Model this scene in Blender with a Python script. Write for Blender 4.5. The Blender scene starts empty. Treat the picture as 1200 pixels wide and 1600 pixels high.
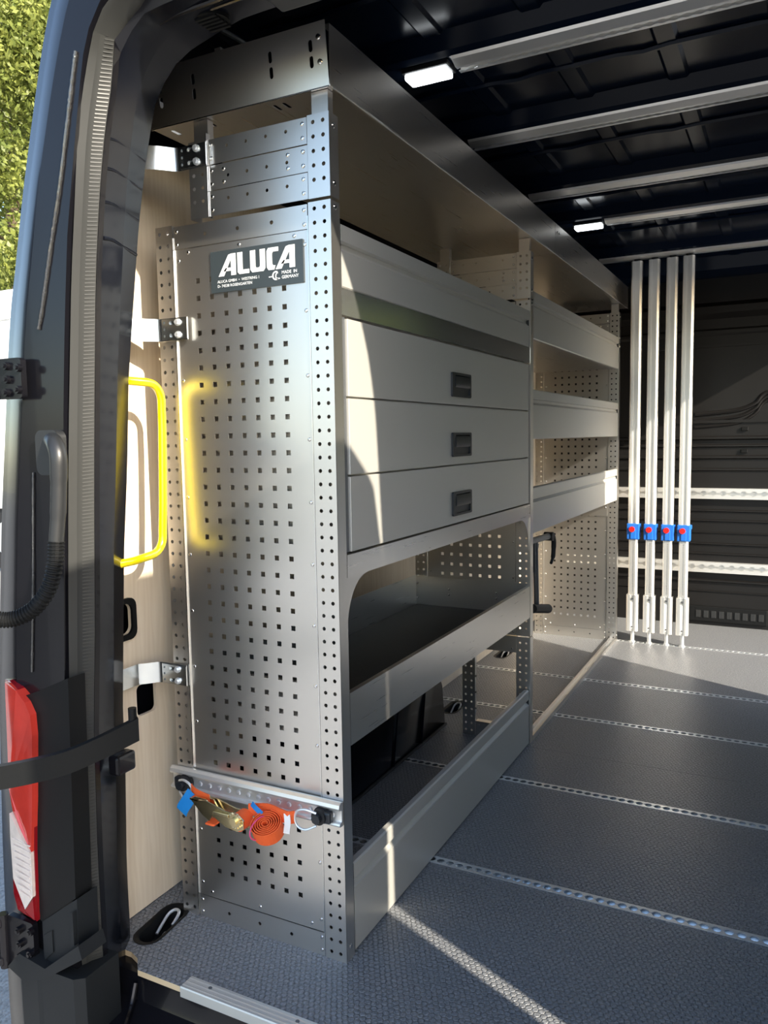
import bpy, bmesh, math, random
from mathutils import Vector, Matrix
from mathutils.geometry import tessellate_polygon
random.seed(7)
R = math.radians
scene = bpy.context.scene
col = scene.collection

# ---------------------------------------------------------------- camera
F_PX = 1236.4
YAW, PITCH, ROLL = 0.474428, 0.0939828, 0.0160515
CAM = Vector((0.78406, -1.32636, 1.08))
fwd = Vector((-math.sin(YAW) * math.cos(PITCH), math.cos(YAW) * math.cos(PITCH), -math.sin(PITCH)))
rgt0 = Vector((math.cos(YAW), math.sin(YAW), 0))
dwn0 = fwd.cross(rgt0)
RGT = rgt0 * math.cos(ROLL) + dwn0 * math.sin(ROLL)
DWN = dwn0 * math.cos(ROLL) - rgt0 * math.sin(ROLL)
cd = bpy.data.cameras.new('camera')
cam = bpy.data.objects.new('camera', cd)
col.objects.link(cam)
mw = Matrix((RGT, -DWN, -fwd)).transposed().to_4x4()
mw.translation = CAM
cam.matrix_world = mw
cd.sensor_fit = 'VERTICAL'
cd.sensor_height = 32.0
cd.lens = 32.0 * F_PX / 1600.0
cd.clip_start = 0.02
cd.clip_end = 500
scene.camera = cam


def ray(x, y):
    return fwd + RGT * ((x - 600) / F_PX) + DWN * ((y - 800) / F_PX)


def at(x, y, Y=None, X=None, Z=None):
    """point of the place on the plane Y=, X= or Z= that shows at photo pixel (x, y)"""
    d = ray(x, y)
    ax, v = (1, Y) if Y is not None else (0, X) if X is not None else (2, Z)
    return CAM + d * ((v - CAM[ax]) / d[ax])


# ---------------------------------------------------------------- light
SUN = Vector((0.91, -0.41, 0.52)).normalized()       # direction towards the sun
w = bpy.data.worlds.new('sky')
scene.world = w
w.use_nodes = True
nt = w.node_tree
for n in list(nt.nodes):
    nt.nodes.remove(n)
sky = nt.nodes.new('ShaderNodeTexSky')
sky.sky_type = 'NISHITA'
sky.sun_disc = False
sky.sun_elevation = math.asin(SUN.z)
sky.sun_rotation = math.atan2(SUN.x, SUN.y)
sky.air_density = 1.0
sky.dust_density = 1.0
bg = nt.nodes.new('ShaderNodeBackground')
bg.inputs['Strength'].default_value = 0.34
wo = nt.nodes.new('ShaderNodeOutputWorld')
nt.links.new(sky.outputs[0], bg.inputs[0])
nt.links.new(bg.outputs[0], wo.inputs[0])
sd = bpy.data.lights.new('sun_offscreen', 'SUN')
sd.energy = 8.4
sd.angle = R(0.6)
sd.color = (1.0, 0.90, 0.74)
so = bpy.data.objects.new('sun_offscreen', sd)
col.objects.link(so)
so.rotation_euler = SUN.to_track_quat('Z', 'Y').to_euler()
so.location = (6, -4, 6)
scene.view_settings.view_transform = 'Standard'
scene.view_settings.look = 'None'
scene.view_settings.exposure = 0.45
scene.view_settings.gamma = 1.0
scene.view_settings.use_curve_mapping = False

# ---------------------------------------------------------------- materials
MATS = {}


def mat(name, color, metallic=0.0, rough=0.5, streak=None, bump=0.0, bscale=400.0, coat=0.0, vary=0.0, vscale=3.0,
        spec=0.5, emit=None, estr=0.0, aniso=0.0, trans=0.0):
    m = bpy.data.materials.new(name)
    m.use_nodes = True
    t = m.node_tree
    b = t.nodes['Principled BSDF']
    b.inputs['Base Color'].default_value = (*color, 1)
    b.inputs['Metallic'].default_value = metallic
    b.inputs['Roughness'].default_value = rough
    b.inputs['Coat Weight'].default_value = coat
    b.inputs['Coat Roughness'].default_value = 0.04
    b.inputs['Specular IOR Level'].default_value = spec
    b.inputs['Transmission Weight'].default_value = trans
    if aniso:
        b.inputs['Anisotropic'].default_value = aniso
    if emit:
        b.inputs['Emission Color'].default_value = (*emit, 1)
        b.inputs['Emission Strength'].default_value = estr
    tc = t.nodes.new('ShaderNodeTexCoord')
    if streak:
        mp = t.nodes.new('ShaderNodeMapping')
        mp.inputs['Scale'].default_value = streak
        nz = t.nodes.new('ShaderNodeTexNoise')
        nz.inputs['Scale'].default_value = 1.0
        nz.inputs['Detail'].default_value = 4.0
        t.links.new(tc.outputs['Object'], mp.inputs[0])
        t.links.new(mp.outputs[0], nz.inputs[0])
        mr = t.nodes.new('ShaderNodeMapRange')
        mr.inputs[1].default_value, mr.inputs[2].default_value = 0.3, 0.7
        mr.inputs[3].default_value, mr.inputs[4].default_value = rough * 0.975, rough * 1.025
        t.links.new(nz.outputs[0], mr.inputs[0])
        t.links.new(mr.outputs[0], b.inputs['Roughness'])
    if vary:
        nz = t.nodes.new('ShaderNodeTexNoise')
        nz.inputs['Scale'].default_value = vscale
        nz.inputs['Detail'].default_value = 5.0
        t.links.new(tc.outputs['Object'], nz.inputs[0])
        mx = t.nodes.new('ShaderNodeMixRGB')
        mx.inputs[1].default_value = (*[c * (1 - vary) for c in color], 1)
        mx.inputs[2].default_value = (*[min(1, c * (1 + vary)) for c in color], 1)
        t.links.new(nz.outputs[0], mx.inputs[0])
        t.links.new(mx.outputs[0], b.inputs['Base Color'])
    if bump:
        nz = t.nodes.new('ShaderNodeTexNoise')
        nz.inputs['Scale'].default_value = bscale
        nz.inputs['Detail'].default_value = 2.0
        t.links.new(tc.outputs['Object'], nz.inputs[0])
        bp = t.nodes.new('ShaderNodeBump')
        bp.inputs['Strength'].default_value = bump
        bp.inputs['Distance'].default_value = 0.002
        t.links.new(nz.outputs[0], bp.inputs['Height'])
        t.links.new(bp.outputs[0], b.inputs['Normal'])
    MATS[name] = m
    return m


mat('steel', (0.74, 0.71, 0.665), 0.96, 0.31, streak=(300, 300, 6))
mat('steel_y', (0.74, 0.71, 0.665), 0.96, 0.28, streak=(200, 5, 200))
mat('steel_bright', (0.72, 0.71, 0.69), 0.92, 0.17, streak=(700, 12, 700))
mat('anodised', (0.62, 0.61, 0.57), 0.45, 0.42, streak=(800, 18, 900))
mat('galvanised', (0.72, 0.75, 0.76), 1.0, 0.24, vary=0.15, vscale=25)
mat('zinc_rail', (0.80, 0.82, 0.84), 0.7, 0.36)
mat('alu_white', (0.86, 0.85, 0.82), 0.75, 0.38)
mat('rivet', (0.80, 0.79, 0.77), 1.0, 0.22)
mat('dark_steel', (0.16, 0.17, 0.18), 0.6, 0.4)
mat('black_paint', (0.006, 0.006, 0.008), 0.0, 0.2, coat=0.15, spec=0.25)
mat('black_inner', (0.005, 0.006, 0.010), 0.0, 0.16, coat=0.0, spec=0.22)
mat('navy_roof', (0.003, 0.007, 0.018), 0.0, 0.2, coat=0.0, spec=0.16)
mat('black_plastic', (0.008, 0.0085, 0.009), 0.0, 0.45, bump=0.1, bscale=900, spec=0.15)
mat('grey_plastic', (0.019, 0.020, 0.021), 0.0, 0.38, bump=0.1, bscale=700)
mat('bumper', (0.014, 0.016, 0.018), 0.0, 0.5, bump=0.15, bscale=1200, spec=0.2)
mat('rubber_seal', (0.032, 0.033, 0.032), 0.0, 0.42)
mat('sealer', (0.03, 0.03, 0.03), 0.0, 0.12, coat=1.0, bump=1.0, bscale=350)
mat('rubber_black', (0.010, 0.010, 0.011), 0.0, 0.6)
mat('bulkhead', (0.009, 0.0085, 0.0085), 0.0, 0.38, spec=0.3, vary=0.2)
mat('yellow', (0.90, 0.72, 0.0), 0.0, 0.22, coat=0.8)
mat('handle_black', (0.012, 0.015, 0.020), 0.0, 0.4)
mat('mat_black', (0.010, 0.011, 0.013), 0.0, 0.55, bump=0.3, bscale=300)
mat('blue_plastic', (0.02, 0.16, 0.62), 0.0, 0.35)
mat('red_plastic', (0.85, 0.015, 0.01), 0.0, 0.35)
mat('zinc_yellow', (0.82, 0.68, 0.40), 1.0, 0.24, vary=0.25, vscale=40)
mat('orange_strap', (0.90, 0.13, 0.025), 0.0, 0.7, bump=0.5, bscale=600)
mat('blue_tag', (0.01, 0.22, 0.62), 0.0, 0.5)
mat('white_tag', (0.8, 0.8, 0.78), 0.0, 0.6)
mat('pink_band', (0.75, 0.08, 0.22), 0.0, 0.5)
mat('sign_grey', (0.035, 0.045, 0.05), 0.0, 0.35)
mat('sign_white', (0.75, 0.77, 0.77), 0.0, 0.4)
mat('lens_red', (0.60, 0.045, 0.03), 0.0, 0.12, coat=1.0, vary=0.3, vscale=18)
mat('lens_deep', (0.25, 0.005, 0.01), 0.0, 0.12, coat=1.0)
mat('lens_clear', (0.75, 0.66, 0.60), 0.0, 0.12, coat=1.0, vary=0.2, vscale=60)
mat('led', (0.9, 0.95, 1.0), 0.0, 0.3, emit=(0.92, 0.97, 1.0), estr=5.0)
mat('ply_edge', (0.62, 0.48, 0.30), 0.0, 0.6, streak=(3, 3, 400))
mat('bark', (0.10, 0.07, 0.045), 0.0, 0.9, bump=0.6, bscale=20)
mat('truck_white', (0.80, 0.80, 0.78), 0.0, 0.35)
mat('tyre', (0.015, 0.015, 0.015), 0.0, 0.8)


def leaf_mat(name, a, b_):
    m = bpy.data.materials.new(name)
    m.use_nodes = True
    t = m.node_tree
    b = t.nodes['Principled BSDF']
    tc = t.nodes.new('ShaderNodeTexCoord')
    nz = t.nodes.new('ShaderNodeTexNoise')
    nz.inputs['Scale'].default_value = 1.7
    nz.inputs['Detail'].default_value = 6
    rp = t.nodes.new('ShaderNodeValToRGB')
    rp.color_ramp.elements[0].position = 0.35
    rp.color_ramp.elements[1].position = 0.65
    rp.color_ramp.elements[0].color = (*a, 1)
    rp.color_ramp.elements[1].color = (*b_, 1)
    t.links.new(tc.outputs['Object'], nz.inputs[0])
    t.links.new(nz.outputs[0], rp.inputs[0])
    t.links.new(rp.outputs[0], b.inputs['Base Color'])
    b.inputs['Roughness'].default_value = 0.5
    tr = t.nodes.new('ShaderNodeBsdfTranslucent')
    t.links.new(rp.outputs[0], tr.inputs[0])
    ms = t.nodes.new('ShaderNodeMixShader')
    ms.inputs[0].default_value = 0.35
    t.links.new(b.outputs[0], ms.inputs[1])
    t.links.new(tr.outputs[0], ms.inputs[2])
    t.links.new(ms.outputs[0], t.nodes['Material Output'].inputs[0])
    MATS[name] = m


leaf_mat('leaf', (0.12, 0.155, 0.03), (0.30, 0.33, 0.075))
leaf_mat('leaf_dark', (0.07, 0.12, 0.02), (0.18, 0.25, 0.05))


def plywood_mat():
    m = bpy.data.materials.new('plywood')
    m.use_nodes = True
    t = m.node_tree
    b = t.nodes['Principled BSDF']
    tc = t.nodes.new('ShaderNodeTexCoord')
    mp = t.nodes.new('ShaderNodeMapping')
    mp.inputs['Scale'].default_value = (4, 9, 1.1)
    nz = t.nodes.new('ShaderNodeTexNoise')
    nz.inputs['Scale'].default_value = 2.2
    nz.inputs['Detail'].default_value = 6
    nz.inputs['Distortion'].default_value = 1.2
    wv = t.nodes.new('ShaderNodeTexWave')
    wv.wave_type = 'BANDS'
    wv.bands_direction = 'Y'
    wv.inputs['Scale'].default_value = 2.4
    wv.inputs['Distortion'].default_value = 9
    wv.inputs['Detail'].default_value = 3
    wv.inputs['Detail Scale'].default_value = 1.5
    mx = t.nodes.new('ShaderNodeMixRGB')
    mx.inputs[0].default_value = 0.15
    rp = t.nodes.new('ShaderNodeValToRGB')
    rp.color_ramp.elements[0].position = 0.25
    rp.color_ramp.elements[1].position = 0.75
    rp.color_ramp.elements[0].color = (0.70, 0.59, 0.45, 1)
    rp.color_ramp.elements[1].color = (0.82, 0.72, 0.58, 1)
    t.links.new(tc.outputs['Object'], mp.inputs[0])
    t.links.new(mp.outputs[0], nz.inputs[0])
    t.links.new(mp.outputs[0], wv.inputs[0])
    t.links.new(nz.outputs[0], mx.inputs[1])
    t.links.new(wv.outputs[0], mx.inputs[2])
    t.links.new(mx.outputs[0], rp.inputs[0])
    t.links.new(rp.outputs[0], b.inputs['Base Color'])
    b.inputs['Roughness'].default_value = 0.45
    MATS['plywood'] = m


plywood_mat()


def floor_mat():
    """dark grey anti-slip board with a fine embossed honeycomb"""
    m = bpy.data.materials.new('floor_board')
    m.use_nodes = True
    t = m.node_tree
    N = t.nodes.new
    b = t.nodes['Principled BSDF']
    geo = N('ShaderNodeNewGeometry')

    def vm(op, a, c=None):
        n = N('ShaderNodeVectorMath')
        n.operation = op
        for i, v in enumerate((a, c)):
            if v is None:
                continue
            if isinstance(v, tuple):
                n.inputs[i].default_value = v
            else:
                t.links.new(v, n.inputs[i])
        return n

    def mm(op, a, c=None):
        n = N('ShaderNodeMath')
        n.operation = op
        for i, v in enumerate((a, c)):
            if v is None:
                continue
            if isinstance(v, (int, float)):
                n.inputs[i].default_value = v
            else:
                t.links.new(v, n.inputs[i])
        return n
    S = 1 / 0.0125
    p0 = vm('MULTIPLY', geo.outputs['Position'], (S, S, 0)).outputs[0]
    nzw = N('ShaderNodeTexNoise')
    nzw.inputs['Scale'].default_value = 0.8
    t.links.new(p0, nzw.inputs[0])
    off = vm('MULTIPLY', nzw.outputs['Color'], (0.35, 0.35, 0)).outputs[0]
    p = vm('ADD', vm('ADD', p0, (1000.0, 1732.0508, 0)).outputs[0], off).outputs[0]
    r = (1.0, 1.7320508, 1.0)
    h = (0.5, 0.8660254, 0.0)
    a = vm('SUBTRACT', vm('MODULO', p, r).outputs[0], h).outputs[0]
    bb = vm('SUBTRACT', vm('MODULO', vm('ADD', p, h).outputs[0], r).outputs[0], h).outputs[0]
    da = vm('DOT_PRODUCT', a, a).outputs['Value']
    db = vm('DOT_PRODUCT', bb, bb).outputs['Value']
    lt = mm('LESS_THAN', da, db).outputs[0]
    mixv = N('ShaderNodeMix')
    mixv.data_type = 'VECTOR'
    t.links.new(lt, mixv.inputs[0])
    t.links.new(bb, mixv.inputs[4])
    t.links.new(a, mixv.inputs[5])
    g = vm('ABSOLUTE', mixv.outputs[1]).outputs[0]
    d2 = vm('DOT_PRODUCT', g, h).outputs['Value']
    sx = N('ShaderNodeSeparateXYZ')
    t.links.new(g, sx.inputs[0])
    hd = mm('MAXIMUM', sx.outputs[0], d2).outputs[0]
    edge = N('ShaderNodeMapRange')
    edge.inputs[1].default_value, edge.inputs[2].default_value = 0.36, 0.48
    edge.inputs[3].default_value, edge.inputs[4].default_value = 1.0, 0.0
    t.links.new(hd, edge.inputs[0])
    nz = N('ShaderNodeTexNoise')
    nz.inputs['Scale'].default_value = 190
    nz.inputs['Detail'].default_value = 4
    t.links.new(geo.outputs['Position'], nz.inputs[0])
    rp = N('ShaderNodeValToRGB')
    rp.color_ramp.elements[0].position = 0.3
    rp.color_ramp.elements[1].position = 0.72
    rp.color_ramp.elements[0].color = (0.10, 0.106, 0.116, 1)
    rp.color_ramp.elements[1].color = (0.31, 0.32, 0.335, 1)
    t.links.new(nz.outputs[0], rp.inputs[0])
    t.links.new(rp.outputs[0], b.inputs['Base Color'])
    b.inputs['Roughness'].default_value = 0.36
    b.inputs['Specular IOR Level'].default_value = 0.6
    ad = mm('ADD', edge.outputs[0], mm('MULTIPLY', nz.outputs[0], 0.25).outputs[0]).outputs[0]
    bp = N('ShaderNodeBump')
    bp.inputs['Strength'].default_value = 1.0
    bp.inputs['Distance'].default_value = 0.0022
    t.links.new(ad, bp.inputs['Height'])
    t.links.new(bp.outputs[0], b.inputs['Normal'])
    MATS['floor_board'] = m


floor_mat()


def asphalt_mat():
    m = bpy.data.materials.new('asphalt')
    m.use_nodes = True
    t = m.node_tree
    b = t.nodes['Principled BSDF']
    geo = t.nodes.new('ShaderNodeNewGeometry')
    vo = t.nodes.new('ShaderNodeTexVoronoi')
    vo.inputs['Scale'].default_value = 90
    t.links.new(geo.outputs['Position'], vo.inputs[0])
    rp = t.nodes.new('ShaderNodeValToRGB')
    rp.color_ramp.elements[0].color = (0.40, 0.39, 0.375, 1)
    rp.color_ramp.elements[1].color = (0.22, 0.22, 0.215, 1)
    t.links.new(vo.outputs['Color'], rp.inputs[0])
    t.links.new(rp.outputs[0], b.inputs['Base Color'])
    b.inputs['Roughness'].default_value = 0.75
    bp = t.nodes.new('ShaderNodeBump')
    bp.invert = True
    bp.inputs['Strength'].default_value = 0.8
    bp.inputs['Distance'].default_value = 0.006
    t.links.new(vo.outputs['Distance'], bp.inputs['Height'])
    t.links.new(bp.outputs[0], b.inputs['Normal'])
    MATS['asphalt'] = m


asphalt_mat()

# ---------------------------------------------------------------- mesh tools
LOC = {}


class MB:
    def __init__(s):
        s.v, s.f = [], []

    def add(s, vs, fs):
        o = len(s.v)
        s.v.extend([tuple(p) for p in vs])
        s.f.extend([tuple(i + o for i in f) for f in fs])
        return s

    def box(s, x0, x1, y0, y1, z0, z1, bev=0.0):
        if bev <= 0:
            vs = [(x, y, z) for x in (x0, x1) for y in (y0, y1) for z in (z0, z1)]
            return s.add(vs, [(0, 1, 3, 2), (4, 6, 7, 5), (0, 4, 5, 1), (2, 3, 7, 6), (0, 2, 6, 4), (1, 5, 7, 3)])
        bm = bmesh.new()
        bmesh.ops.create_cube(bm, size=1)
        for q in bm.verts:
            q.co = Vector(((x0 + x1) / 2 + q.co.x * (x1 - x0), (y0 + y1) / 2 + q.co.y * (y1 - y0), (z0 + z1) / 2 + q.co.z * (z1 - z0)))
        bmesh.ops.bevel(bm, geom=list(bm.edges), offset=bev, segments=2, affect='EDGES', profile=0.5)
        return s.bm(bm)

    def bm(s, bm):
        bm.verts.index_update()
        s.add([q.co for q in bm.verts], [[q.index for q in f.verts] for f in bm.faces])
        bm.free()
        return s

    def prism(s, pts, a, b, axis):
        """pts: 2-D outline; extruded from a to b along axis ('x': (y,z), 'y': (x,z), 'z': (x,y))"""
        mk = {'x': lambda p, t: (t, p[0], p[1]), 'y': lambda p, t: (p[0], t, p[1]), 'z': lambda p, t: (p[0], p[1], t)}[axis]
        n = len(pts)
        vs = [mk(p, a) for p in pts] + [mk(p, b) for p in pts]
        fs = [(i, (i + 1) % n, n + (i + 1) % n, n + i) for i in range(n)]
        tri = tessellate_polygon([[Vector((p[0], p[1], 0)) for p in pts]])
        fs += [tuple(q) for q in tri] + [tuple(i + n for i in reversed(q)) for q in tri]
        return s.add(vs, fs)

    def plate(s, outer, holes, a, b, axis):
        mk = {'x': lambda p, t: (t, p[0], p[1]), 'y': lambda p, t: (p[0], t, p[1]), 'z': lambda p, t: (p[0], p[1], t)}[axis]
        loops = [outer] + holes
        flat = [p for l in loops for p in l]
        n = len(flat)
        tri = tessellate_polygon([[Vector((p[0], p[1], 0)) for p in l] for l in loops])
        vs = [mk(p, a) for p in flat] + [mk(p, b) for p in flat]
        fs = [tuple(q) for q in tri] + [tuple(i + n for i in reversed(q)) for q in tri]
        o = 0
        for l in loops:
            k = len(l)
            fs += [(o + i, o + (i + 1) % k, n + o + (i + 1) % k, n + o + i) for i in range(k)]
            o += k
        return s.add(vs, fs)

    def perf(s, x0, x1, z0, z1, cols, rows, h, n, y0, t):
        """sheet in the XZ plane, front at y0, with a hole (n = 4 square, 8 round) of half size h at each col/row"""
        cb = [x0] + [(a + b) / 2 for a, b in zip(cols, cols[1:])] + [x1]
        rb = [z0] + [(a + b) / 2 for a, b in zip(rows, rows[1:])] + [z1]
        for i, cx in enumerate(cols):
            for j, cz in enumerate(rows):
                a, b, c, d = cb[i], cb[i + 1], rb[j], rb[j + 1]
                if n == 4:
                    o = [(a, c), (b, c), (b, d), (a, d)]
                    q = [(cx - h, cz - h), (cx + h, cz - h), (cx + h, cz + h), (cx - h, cz + h)]
                else:
                    k = h * 0.7071
                    o = [(a, c), (cx, c), (b, c), (b, cz), (b, d), (cx, d), (a, d), (a, cz)]
                    q = [(cx - k, cz - k), (cx, cz - h), (cx + k, cz - k), (cx + h, cz), (cx + k, cz + k), (cx, cz + h), (cx - k, cz + k), (cx - h, cz)]
                m = len(o)
                vs = [(p[0], y0, p[1]) for p in o + q] + [(p[0], y0 + t, p[1]) for p in o + q]
                fs = []
                for e in range(m):
                    g = (e + 1) % m
                    fs += [(e, g, m + g, m + e), (2 * m + g, 2 * m + e, 3 * m + e, 3 * m + g), (m + e, m + g, 3 * m + g, 3 * m + e)]
                s.add(vs, fs)
        return s

    def cyl(s, c, r, a, b, axis='z', n=16, r2=None):
        r2 = r if r2 is None else r2
        mk = {'x': lambda p, q, t: (t, c[0] + p, c[1] + q), 'y': lambda p, q, t: (c[0] + p, t, c[1] + q), 'z': lambda p, q, t: (c[0] + p, c[1] + q, t)}[axis]
        cs = [(math.cos(2 * math.pi * i / n), math.sin(2 * math.pi * i / n)) for i in range(n)]
        vs = [mk(r * x, r * y, a) for x, y in cs] + [mk(r2 * x, r2 * y, b) for x, y in cs]
        fs = [(i, (i + 1) % n, n + (i + 1) % n, n + i) for i in range(n)] + [tuple(range(n - 1, -1, -1)), tuple(range(n, 2 * n))]
        return s.add(vs, fs)

    def tube(s, pts, r, n=12, cap=True, flat=None):
        """round (or flattened: flat = (side, up vector)) tube along pts; r may be a list"""
        pts = [Vector(p) for p in pts]
        m = len(pts)
        rs = r if isinstance(r, (list, tuple)) else [r] * m
        tang = [(pts[min(i + 1, m - 1)] - pts[max(i - 1, 0)]).normalized() for i in range(m)]
        u = tang[0].cross(Vector((0, 0, 1)))
        if u.length < 1e-3:
            u = tang[0].cross(Vector((1, 0, 0)))
        u.normalize()
        vs = []
        for i in range(m):
            u = (u - tang[i] * u.dot(tang[i])).normalized()
            w_ = tang[i].cross(u)
            for k in range(n):
                a = 2 * math.pi * k / n
                vs.append(pts[i] + (u * math.cos(a) + w_ * math.sin(a)) * rs[i])
        fs = [(i * n + k, i * n + (k + 1) % n, (i + 1) * n + (k + 1) % n, (i + 1) * n + k) for i in range(m - 1) for k in range(n)]
        if cap:
            fs += [tuple(range(n - 1, -1, -1)), tuple((m - 1) * n + k for k in range(n))]
        return s.add(vs, fs)

    def ribbon(s, pts, width, thick, across):
        """flat strip following pts, `across` = direction of its width"""
        pts = [Vector(p) for p in pts]
        ac = Vector(across).normalized() * (width / 2)
        vs = []
        for i, p in enumerate(pts):
            tg = (pts[min(i + 1, len(pts) - 1)] - pts[max(i - 1, 0)]).normalized()
            nn = tg.cross(ac).normalized() * (thick / 2)
            vs += [p - ac - nn, p + ac - nn, p + ac + nn, p - ac + nn]
        fs = []
        for i in range(len(pts) - 1):
            a, b = 4 * i, 4 * i + 4
            fs += [(a + k, a + (k + 1) % 4, b + (k + 1) % 4, b + k) for k in range(4)]
        e = 4 * (len(pts) - 1)
        fs += [(3, 2, 1, 0), (e, e + 1, e + 2, e + 3)]
        return s.add(vs, fs)

    def dome(s, c, r, nrm='-y', h=0.45):
        d = {'-y': (Vector((1, 0, 0)), Vector((0, 0, 1)), Vector((0, -1, 0))), 'x': (Vector((0, 1, 0)), Vector((0, 0, 1)), Vector((1, 0, 0))), 'z': (Vector((1, 0, 0)), Vector((0, 1, 0)), Vector((0, 0, 1)))}[nrm]
        c = Vector(c)
        n = 8
        vs = []
        for q, hh in ((1, 0), (0.75, 0.66)):
            vs += [c + (d[0] * math.cos(2 * math.pi * k / n) + d[1] * math.sin(2 * math.pi * k / n)) * r * q + d[2] * r * h * hh for k in range(n)]
        vs.append(c + d[2] * r * h)
        fs = [(k, (k + 1) % n, n + (k + 1) % n, n + k) for k in range(n)] + [(n + k, n + (k + 1) % n, 2 * n) for k in range(n)]
        return s.add(vs, fs)

    def build(s, name, m, parent=None, smooth=False, flip=False):
        me = bpy.data.meshes.new(name)
        if parent is not None:
            o3 = LOC[parent.name]
        else:
            xs = [p[0] for p in s.v]
            ys = [p[1] for p in s.v]
            zs = [p[2] for p in s.v]
            o3 = Vector(((min(xs) + max(xs)) / 2, (min(ys) + max(ys)) / 2, min(zs)))
        me.from_pydata([(p[0] - o3.x, p[1] - o3.y, p[2] - o3.z) for p in s.v], [], s.f)
        bm = bmesh.new()
        bm.from_mesh(me)
        if not flip:
            bmesh.ops.recalc_face_normals(bm, faces=list(bm.faces))
        bm.to_mesh(me)
        bm.free()
        me.materials.append(MATS[m])
        if smooth:
            for p in me.polygons:
                p.use_smooth = True
            me.set_sharp_from_angle(angle=R(38))
        o = bpy.data.objects.new(name, me)
        col.objects.link(o)
        if parent is not None:
            o.parent = parent
        else:
            o.location = o3
        LOC[o.name] = o3
        return o


def tag(o, label=None, cat=None, group=None, kind=None):
    for k, v in (('label', label), ('category', cat), ('group', group), ('kind', kind)):
        if v:
            o[k] = v
    return o


def thing(name, loc, label=None, cat=None, group=None, kind=None):
    o = bpy.data.objects.new(name, None)
    col.objects.link(o)
    o.location = loc
    o.empty_display_size = 0.05
    LOC[o.name] = Vector(loc)
    return tag(o, label, cat, group, kind)


def copy_tree(o, delta=None, parent=None):
    c = o.copy()
    col.objects.link(c)
    c.parent = parent
    if delta is not None:
        c.location = Vector(o.location) + Vector(delta)
    LOC[c.name] = LOC.get(o.name, Vector((0, 0, 0))) + (Vector(delta) if delta else Vector((0, 0, 0)))
    for ch in o.children:
        copy_tree(ch, None, c)
    return c


def arc(cx, cy, r, a0, a1, n):
    return [(cx + r * math.cos(R(a0 + (a1 - a0) * i / n)), cy + r * math.sin(R(a0 + (a1 - a0) * i / n))) for i in range(n + 1)]


def stadium(cx, cy, hl, r, n=6, vertical=True):
    if vertical:
        return arc(cx, cy + hl, r, 0, 180, n) + arc(cx, cy - hl, r, 180, 360, n)
    return arc(cx + hl, cy, r, -90, 90, n) + arc(cx - hl, cy, r, 90, 270, n)


def rrect(x0, x1, z0, z1, r, n=4):
    return arc(x1 - r, z1 - r, r, 0, 90, n) + arc(x0 + r, z1 - r, r, 90, 180, n) + arc(x0 + r, z0 + r, r, 180, 270, n) + arc(x1 - r, z0 + r, r, 270, 360, n)


def crom(pts, n=6):
    """smooth curve through pts"""
    P = [Vector(p) for p in pts]
    P = [P[0] * 2 - P[1]] + P + [P[-1] * 2 - P[-2]]
    out = []
    for i in range(1, len(P) - 2):
        a, b, c, d = P[i - 1:i + 3]
        for k in range(n):
            t = k / n
            out.append(0.5 * ((2 * b) + (c - a) * t + (2 * a - 5 * b + 4 * c - d) * t * t + (3 * b - a - 3 * c + d) * t ** 3))
    out.append(P[-2])
    return out


def scallop(mb, x0, x1, z, thick, half, pitch=0.025, rad=0.0095, slot=0.0055):
    """two lips with scalloped inner edges (lashing rail top), lying in XY around y = 0"""
    n = max(1, int(round((x1 - x0) / pitch)))
    p = (x1 - x0) / n
    for sg in (-1, 1):
        prof = []
        for i in range(n):
            c = x0 + (i + 0.5) * p
            prof += [(c - p / 2, slot), (c - rad, slot), (c - rad * 0.6, rad * 0.8), (c, rad), (c + rad * 0.6, rad * 0.8), (c + rad, slot)]
        prof.append((x1, slot))
        vs, fs = [], []
        for (x, y) in prof:
            vs += [(x, sg * half, z), (x, sg * y, z), (x, sg * half, z - thick), (x, sg * y, z - thick)]
        for i in range(len(prof) - 1):
            a, b = 4 * i, 4 * i + 4
            fs += [(a, a + 1, b + 1, b), (a + 2, b + 2, b + 3, a + 3), (a + 1, a + 3, b + 3, b + 1), (a, b, b + 2, a + 2)]
        mb.add(vs, fs)
    return mb


# ================================================================ THE SETTING
XC = 0.39                       # van centre line
XW = -0.52                      # plywood lining
YB = 3.39                       # bulkhead
RAILS_Y = [0.45, 0.99, 1.62, 2.11, 2.85]

# ---- ground outside
g = MB()
g.add([(-60, -60, -0.62), (60, -60, -0.62), (60, 60, -0.62), (-60, 60, -0.62)], [(0, 1, 2, 3)])
tag(g.build('ground', 'asphalt'), 'coarse grey asphalt yard around the van', None, None, 'structure')

# ---- van floor: sub floor, boards between the lashing rails
def cup_outline(cx, cy, hl=0.042, r=0.031, rot=0.0):
    return [(cx + (p[0] * math.cos(rot) - p[1] * math.sin(rot)), cy + (p[0] * math.sin(rot) + p[1] * math.cos(rot))) for p in stadium(0, 0, hl, r, 8)]


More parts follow.
